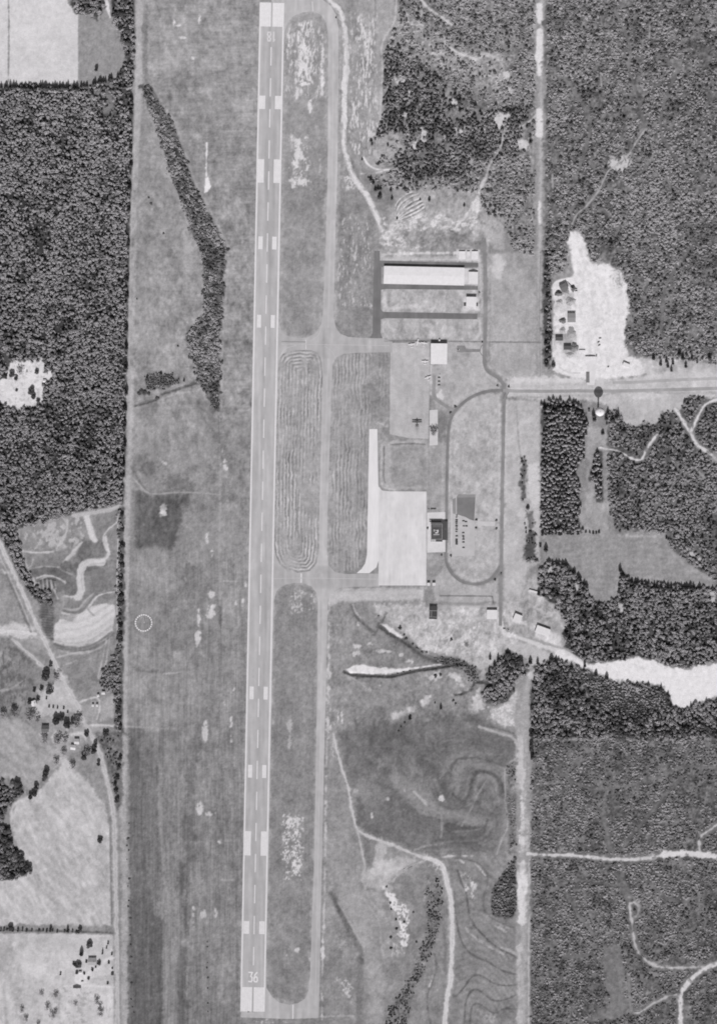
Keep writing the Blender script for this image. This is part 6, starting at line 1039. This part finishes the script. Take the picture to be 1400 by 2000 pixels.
# plant
building('plant_shed', 'long low white plant shed beside the truck scale', 'shed', 1152, 699.5, 19, 6, 2.8, .9, 'y', 0, 226, 210, windows=2)
building('plant_shed', 'narrow white shed above the scale house', 'shed', 1136, 686, 11.6, 4, 2.2, .25, 'x', 0, 226, 210, windows=1)
building('plant_shed', 'small tilted white shed at the plant corner near the wood', 'shed', 1222, 712.5, 13, 6, 3.8, .25, 'x', -22, 224, 210, windows=1)
building('plant_shed', 'grey-roofed plant building in the middle of the stockpiles', 'plant building', 1115, 620.5, 15, 17, 5, 1.4, 'x', 0, 150, 140, windows=2)
building('plant_shed', 'dark flat bin building left of the lower stockpile', 'plant building', 1091, 661.5, 14, 6.5, 5.5, .25, 'x', 0, 100, 110, windows=0)
building('plant_shed', 'dark flat bin building touching the lower stockpile', 'plant building', 1107, 679, 14, 7, 5.5, .25, 'x', 0, 96, 110, windows=0)
building('plant_shed', 'tilted grey plant building at the top of the yard', 'plant building', 1100, 561, 14, 13, 6, 1.2, 'x', 24, 120, 130, windows=1)
building('truck_scale', 'grey ribbed truck scale beside the plant driveway', 'scale', 1147, 737, 6.4, 20, .8, .25, 'x', 0, 128, 120, windows=0, over=.1, roof_name='deck')
def pile(cx, cy, rx, ry, h, v, lab):
    V = []; F = []; n = 24; rings = 7; rng = np.random.default_rng(int(cx * 7 + cy))
    for j in range(rings):
        f = 1 - j / (rings - 1)
        for k in range(n):
            a = 2 * math.pi * k / n; w = 1 + .13 * math.sin(3 * a + cx) + .08 * math.sin(7 * a) + .05 * rng.standard_normal(); V.append((rx * f * w * math.cos(a), ry * f * w * math.sin(a), h * (1 - f ** 1.25) * (1 + .06 * rng.standard_normal()) if j else -.1))
    for j in range(rings - 1): F += [(j * n + k, j * n + (k + 1) % n, (j + 1) * n + (k + 1) % n, (j + 1) * n + k) for k in range(n)]
    me = bpy.data.meshes.new('gravel_pile'); me.from_pydata(V, [], F); me.materials.append(M(v, None, .8, 1.2, .5)); me.update(); thing('gravel_pile', lab, 'gravel pile', (float(wx(cx)), float(wy(cy)), 0), 0, 'stockpiles at the plant', me)
for q in ((1090, 573, 8, 6, 7, 120, 'dark grey stockpile below the tilted plant building'), (1104, 571, 8, 7, 4, 165, 'pale grey stockpile right of the dark one at the top'), (1113, 588, 10, 9, 4, 170, 'wide pale stockpile above the grey plant building'), (1098, 626, 7, 6, 5, 122, 'dark stockpile left of the grey plant building'), (1115, 650, 9, 12, 4, 165, 'tall pale stockpile below the grey plant building'), (1098, 645, 6, 7, 3, 175, 'small pale stockpile above the dark bins'), (1121, 678, 8, 10, 7, 138, 'grey stockpile touching the lower dark bin'), (1112, 693, 8, 6, 3, 180, 'lowest pale stockpile in the yard'), (1092, 590, 7, 6, 3, 178, 'small pale stockpile at the left kerb of the yard'), (1118, 563, 5, 7, 7, 110, 'dark stockpile under the conveyor head')): pile(*q)
cv = thing('conveyor', 'pale sloping conveyor at the top of the plant yard', 'conveyor', (float(wx(1111)), float(wy(558)), 0), math.radians(-62))
MB().add([(-8, -.9, 1), (8, -.9, 7), (8, .9, 7), (-8, .9, 1), (-8, -.9, 1.5), (8, -.9, 7.5), (8, .9, 7.5), (-8, .9, 1.5)], box_faces()).build('belt_frame', M(215), cv)
for x, z in ((-4, 2.4), (1, 4.3), (6, 6.2)): MB().box(x - .2, -.8, 0, x + .2, -.5, z).box(x - .2, .5, 0, x + .2, .8, z).build('leg', M(140), cv)
# water tower
tw = thing('water_tower', 'tall white water tower with a round tank on a single stem', 'water tower', (float(wx(1167)), float(wy(802.5)), 0))
MB().lathe([(3.4, 0), (2.6, 2), (1.7, 6), (1.5, 22), (1.7, 27), (2.6, 30.4)], 20).build('stem', M(205), tw)
prof = [(8.6 * math.cos(a), 37 + 7.2 * math.sin(a)) for a in np.linspace(-1.25, 1.57, 18)]
tk = MB().lathe(prof, 32).build('tank', M(228), tw)
MB().lathe([(.9, 43.9), (.9, 44.7), (.05, 44.9)], 12).build('hatch', M(190), tk); MB().lathe([(8.75, 36.7), (9.1, 36.7), (9.1, 37.1), (8.75, 37.1), (8.75, 36.7)], 32).build('walkway', M(180), tw)
for o in tk.data.polygons: o.use_smooth = True
building('pump_house', 'tiny dark pump house left of the water tower', 'pump house', 1149.3, 801.5, 3.6, 4, 3.4, .25, 'x', 0, 96, 150, windows=0)
# segmented circle and windsock
sc = thing('segmented_circle', 'white segmented ring on the grass left of the runway', 'ring marker', (float(wx(281)), float(wy(1216.5)), 0))
for k in range(22):
    a0 = 2 * math.pi * k / 22; a1 = a0 + 2 * math.pi / 22 * .72; V = []
    for z in (.02, .5):
        for r, a in ((14.6, a0), (17.3, a0), (17.3, a1), (14.6, a1)): V.append((r * math.cos(a), r * math.sin(a), z))
    MB().add(V, box_faces()).build('panel', M(226), sc)
ws = thing('windsock', 'pale windsock on a pole inside the white ring', 'windsock', (float(wx(283)), float(wy(1216)), 0)); MB().lathe([(.15, 0), (.1, 7), (.01, 7.05)], 10).build('pole', M(160), ws); MB().lathe([(.6, 0), (.5, 1.5), (.25, 3.6)], 12, 'y', (0, 0, 6.7)).build('sock', M(222), ws)
# fences
def fence(p, label):
    p = [(float(wx(a)), float(wy(b_))) for a, b_ in p]; o = thing('wire_fence', label, 'fence', (p[0][0], p[0][1], 0)); mp = MB(); mr_ = MB()
    for (ax, ay), (bx, by) in zip(p[:-1], p[1:]):
        L_ = math.hypot(bx - ax, by - ay); n = max(1, int(L_ / 6)); tx, ty = (bx - ax) / L_, (by - ay) / L_
        for k in range(n + 1):
            x = ax + tx * L_ * k / n - p[0][0]; y = ay + ty * L_ * k / n - p[0][1]; mp.box(x - .09, y - .09, 0, x + .09, y + .09, 1.9)
        nx_, ny_ = -ty * .035, tx * .035; a = (ax - p[0][0], ay - p[0][1]); b2 = (bx - p[0][0], by - p[0][1])
        for z in (.3, .8, 1.3, 1.75): mr_.add([(a[0] - nx_, a[1] - ny_, z), (b2[0] - nx_, b2[1] - ny_, z), (b2[0] + nx_, b2[1] + ny_, z), (a[0] + nx_, a[1] + ny_, z), (a[0] - nx_, a[1] - ny_, z + .07), (b2[0] - nx_, b2[1] - ny_, z + .07), (b2[0] + nx_, b2[1] + ny_, z + .07), (a[0] + nx_, a[1] + ny_, z + .07)], box_faces())
    q = mp.build('post', M(120), o); q['kind'] = 'stuff'; mr_.build('wire', M(110), o)
fence([(750, 667), (836, 666)], 'wire fence left of the large square hangar'); fence([(875, 667), (938, 668)], 'wire fence right of the large square hangar'); fence([(955, 668.5), (1054, 669)], 'wire fence across the field to the tree strip')
fence([(1054.5, 500), (1053.2, 600), (1054.5, 735)], 'wire fence along the tree strip beside the plant'); fence([(858, 1143), (858.5, 1164), (961, 1165), (963.5, 1180)], 'wire fence around the lawn below the loop road'); fence([(837.5, 716), (837.3, 796)], 'wire fence along the right edge of the old apron')
# cars
def car_mesh(w=1.8, l=4.8):
    prof = [(-l / 2, .35), (-l / 2, .8), (-l * .3, .92), (l * .28, .9), (l / 2, .75), (l / 2, .35)]; V = []; F = []; n = len(prof)
    for s in (-1, 1): V += [(x, s * w / 2, z) for x, z in prof]
    F += [tuple(range(n))[::-1], tuple(range(n, 2 * n))] + [(i, (i + 1) % n, n + (i + 1) % n, n + i) for i in range(n)]
    cab = [(-l * .36, .93), (-l * .27, 1.42), (l * .08, 1.42), (l * .2, .93)]; V2 = []
    for s, q in ((-1, .46), (1, .46)): V2 += [(x, s * w * q * (1 if z < 1 else .84), z) for x, z in cab]
    F2 = [(3, 2, 1, 0), (4, 5, 6, 7)] + [(i, (i + 1) % 4, 4 + (i + 1) % 4, 4 + i) for i in range(4)]
    return V, F, V2, F2
CV = car_mesh(); WH = MB().lathe([(.02, -.1), (.32, -.1), (.32, .1), (.02, .1)], 14, 'y'); CAB = None; _cm = {}
def car(x, y, rot, v, label, group):
    o = thing('parked_car', label, 'car', (float(wx(x)), float(wy(y)), .12), math.radians(rot), group)
    if v not in _cm:
        b_ = MB().add(CV[0], CV[1]).build('body', M(v), o); _cm[v] = b_.data
    else: link('body', _cm[v], o)
    if 'cab' not in _cm: _cm['cab'] = MB().add(CV[2], CV[3]).build('cabin', M(95 if v > 120 else 80), o).data; 
    else: link('cabin', _cm['cab'], o)
    if 'wh' not in _cm: _cm['wh'] = None
    for sx in (-1.5, 1.5):
        for sy in (-.82, .82):
            if _cm['wh'] is None:
                wq = WH.build('wheel', M(60), o); _cm['wh'] = wq.data
            else: wq = link('wheel', _cm['wh'], o)
            wq.location = (sx, sy, .32)
nm_ = lambda v: 'white' if v > 190 else ('grey' if v > 110 else 'dark')
c1 = [(1007, 222), (1010.5, 210), (1015.5, 70), (1019, 62), (1022.5, 150), (1026.5, 70), (1030, 205), (1034, 66), (1038.5, 160), (1047, 62), (1053.6, 70), (1056.6, 60), (1059.6, 68), (1062.8, 74)]
for k, (y, v) in enumerate(c1): car(891.3 + random.uniform(-.3, .3), y, 0 if k % 3 else 180, v, '%s car in the long left parking row, %s from the top' % (nm_(v), ordn(k)), 'cars in the left parking row')
c2 = [(904.6, 1017.5, 66), (909.5, 1019, 60), (905, 1027.6, 170), (910.5, 1027.6, 66), (904.3, 1040.6, 70), (904.3, 1047, 140), (904.5, 1050, 214), (904.6, 1053.3, 60), (904.6, 1059, 64), (904.8, 1069.5, 66)]
for k, (x, y, v) in enumerate(c2): car(x, y, 0 if k % 2 else 180, v, '%s car in the short right parking row, %s from the top' % (nm_(v), ordn(k)), 'cars in the right parking row')
for k, y in enumerate((737.5, 745, 752)): car(857, y, 0, 62 + 3 * k, 'dark car beside the spur road, %s from the top' % ordn(k), 'cars beside the spur road')
for x, y, v, r, lb in ((894.2, 683.3, 224, 0, 'white car at the end of the short driveway'), (858.5, 730, 222, 90, 'white car above the three dark cars on the spur'), (984, 1227.5, 66, 0, 'dark car at the lane bend near the tilted house'), (992, 1230, 224, -20, 'white car at the lane bend near the tilted house'), (1168, 668, 62, 35, 'dark truck parked askew in the plant yard, upper one'), (1169.5, 674, 66, 35, 'dark truck parked askew in the plant yard, lower one'), (1171, 660.5, 90, 10, 'grey car alone above the two askew trucks'), (1124, 564, 70, 8, 'dark truck beside the conveyor head, upper one'), (1124.5, 568, 74, 8, 'dark truck beside the conveyor head, lower one'), (1164, 694, 90, 80, 'grey car right of the long plant shed'), (161.5, 1916, 90, 10, 'grey car in the lower farm yard'), (53.5, 724.5, 64, 90, 'dark car in the wood clearing')): car(x, y, r, v, lb, 'cars about the place')
# aeroplanes
_pm = {}
def plane(x, y, rot, v, label, span=13, grp='small aeroplanes on the old apron'):
    o = thing('light_aeroplane', label, 'aeroplane', (float(wx(x)), float(wy(y)), .05), math.radians(rot), grp); s = span / 10.5; o.scale = (s, s, s)
    if v not in _pm:
        fz = MB().lathe([(.05, 3.6), (.42, 3.3), (.6, 2.2), (.66, .6), (.55, -.8), (.3, -2.6), (.14, -4.2), (.02, -4.3)], 14, 'y', (0, 0, 1.25))
        wg = MB().add([(-5.25, .1, 1.95), (-5.25, 1.5, 1.95), (0, 1.75, 1.93), (0, -.1, 1.93), (-5.25, .1, 2.08), (-5.25, 1.5, 2.08), (0, 1.75, 2.12), (0, -.1, 2.12)], box_faces()).add([(0, -.1, 1.93), (0, 1.75, 1.93), (5.25, 1.5, 1.95), (5.25, .1, 1.95), (0, -.1, 2.12), (0, 1.75, 2.12), (5.25, 1.5, 2.08), (5.25, .1, 2.08)], box_faces())
        tp = MB().add([(-1.9, -4.2, 1.4), (1.9, -4.2, 1.4), (1.5, -3.3, 1.4), (-1.5, -3.3, 1.4), (-1.9, -4.2, 1.5), (1.9, -4.2, 1.5), (1.5, -3.3, 1.5), (-1.5, -3.3, 1.5)], box_faces())
        fn = MB().add([(-.06, -4.4, 1.5), (.06, -4.4, 1.5), (.06, -3.1, 1.5), (-.06, -3.1, 1.5), (-.05, -4.5, 2.9), (.05, -4.5, 2.9), (.05, -3.9, 2.9), (-.05, -3.9, 2.9)], box_faces())
        pr = MB().box(-.95, 3.62, 1.18, .95, 3.68, 1.32); gr = MB().box(-1.1, .3, .28, -1.0, .45, 1.2).box(1.0, .3, .28, 1.1, .45, 1.2).box(-.05, 2.9, .28, .05, 3.0, 1.0)
        ww = MB().lathe([(.02, -.1), (.26, -.1), (.26, .1), (.02, .1)], 12, 'x')
        vis = MB().add([(-.5, 1.5, 1.7), (.5, 1.5, 1.7), (.42, 1.0, 1.92), (-.42, 1.0, 1.92), (-.5, 1.62, 1.62), (.5, 1.62, 1.62), (.5, 1.5, 1.62), (-.5, 1.5, 1.62)], box_faces())
        _pm[v] = [(n, m.build(n, mt, o).data) for n, m, mt in (('fuselage', fz, M(v)), ('wing', wg, M(v)), ('tailplane', tp, M(v)), ('fin', fn, M(v)), ('propeller', pr, M(90)), ('gear_strut', gr, M(150)), ('windscreen', vis, M_GLASS), ('wheel', ww, M(60)))]
        first = True
    else:
        for n, me in _pm[v][:-1]: link(n, me, o)
        first = False
    wm = _pm[v][-1][1]
    for k, loc in enumerate(((-1.05, .38, .26), (1.05, .38, .26), (0, 2.95, .26))):
        wq = [c for c in o.children if c.name.startswith('wheel')][0] if (first and k == 0) else link('wheel', wm, o); wq.location = loc
plane(803.5, 673.5, 8, 228, 'white light aeroplane, leftmost of the group beside the square hangar'); plane(816, 668.5, 75, 228, 'white light aeroplane turned sideways, middle of the hangar group'); plane(827.5, 671, -8, 228, 'white light aeroplane, rightmost of the group beside the square hangar')
plane(829.5, 707, 0, 228, 'white light aeroplane alone below the hangar group'); plane(835.5, 738, 20, 226, 'white light aeroplane parked at the apron edge near the spur')
plane(814, 825, 0, 92, 'large dark aeroplane standing alone on the lower old apron', 19, 'dark aeroplane')
building('beacon_hut', 'tiny white beacon hut behind the large square hangar', 'hut', 857.8, 664.6, 2.2, 2.2, 3.4, .25, 'x', 0, 228, 210, windows=0, doors=1)

# ------------------------------------------------------------------ light, sky, camera
EL, AZ = math.radians(45), math.radians(181.5)       # sun almost due south
w = bpy.data.worlds.new('World'); S.world = w; w.use_nodes = True; nt = w.node_tree
bg = nt.nodes['Background']; sky = nt.nodes.new('ShaderNodeTexSky'); sky.sky_type = 'NISHITA'; sky.sun_disc = False; sky.sun_elevation = EL; sky.sun_rotation = AZ
bw = nt.nodes.new('ShaderNodeRGBToBW'); nt.links.new(sky.outputs[0], bw.inputs[0]); nt.links.new(bw.outputs[0], bg.inputs['Color']); bg.inputs['Strength'].default_value = .075
sd = bpy.data.lights.new('sun', 'SUN'); sd.energy = 3.45; sd.angle = math.radians(.5); sd.color = (1, .995, .99)
so = bpy.data.objects.new('sun', sd); COL.objects.link(so)
sun_from = Vector((math.sin(AZ) * math.cos(EL), math.cos(AZ) * math.cos(EL), math.sin(EL)))
so.rotation_euler = (-sun_from).to_track_quat('-Z', 'Y').to_euler(); so.location = (0, -800, 1500)
H = 4500.0; NADIR = (714.0, 600.0)
cd = bpy.data.cameras.new('camera'); co = bpy.data.objects.new('camera', cd); COL.objects.link(co)
co.location = (NADIR[0] - 700, 1000 - NADIR[1], H); cd.sensor_fit = 'VERTICAL'; cd.sensor_width = 36; cd.sensor_height = 36; cd.lens = 36 * H / 2000.0
cd.shift_x = (700 - NADIR[0]) / 2000.0; cd.shift_y = (NADIR[1] - 1000) / 2000.0; cd.clip_start = 50; cd.clip_end = 40000
S.camera = co
S.render.engine = 'CYCLES'; S.view_settings.view_transform = 'Standard'; S.view_settings.look = 'None'; S.view_settings.exposure = 0
S.cycles.pixel_filter_type = 'BLACKMAN_HARRIS'; S.cycles.filter_width = 1.85; S.cycles.max_bounces = 3; S.cycles.diffuse_bounces = 2
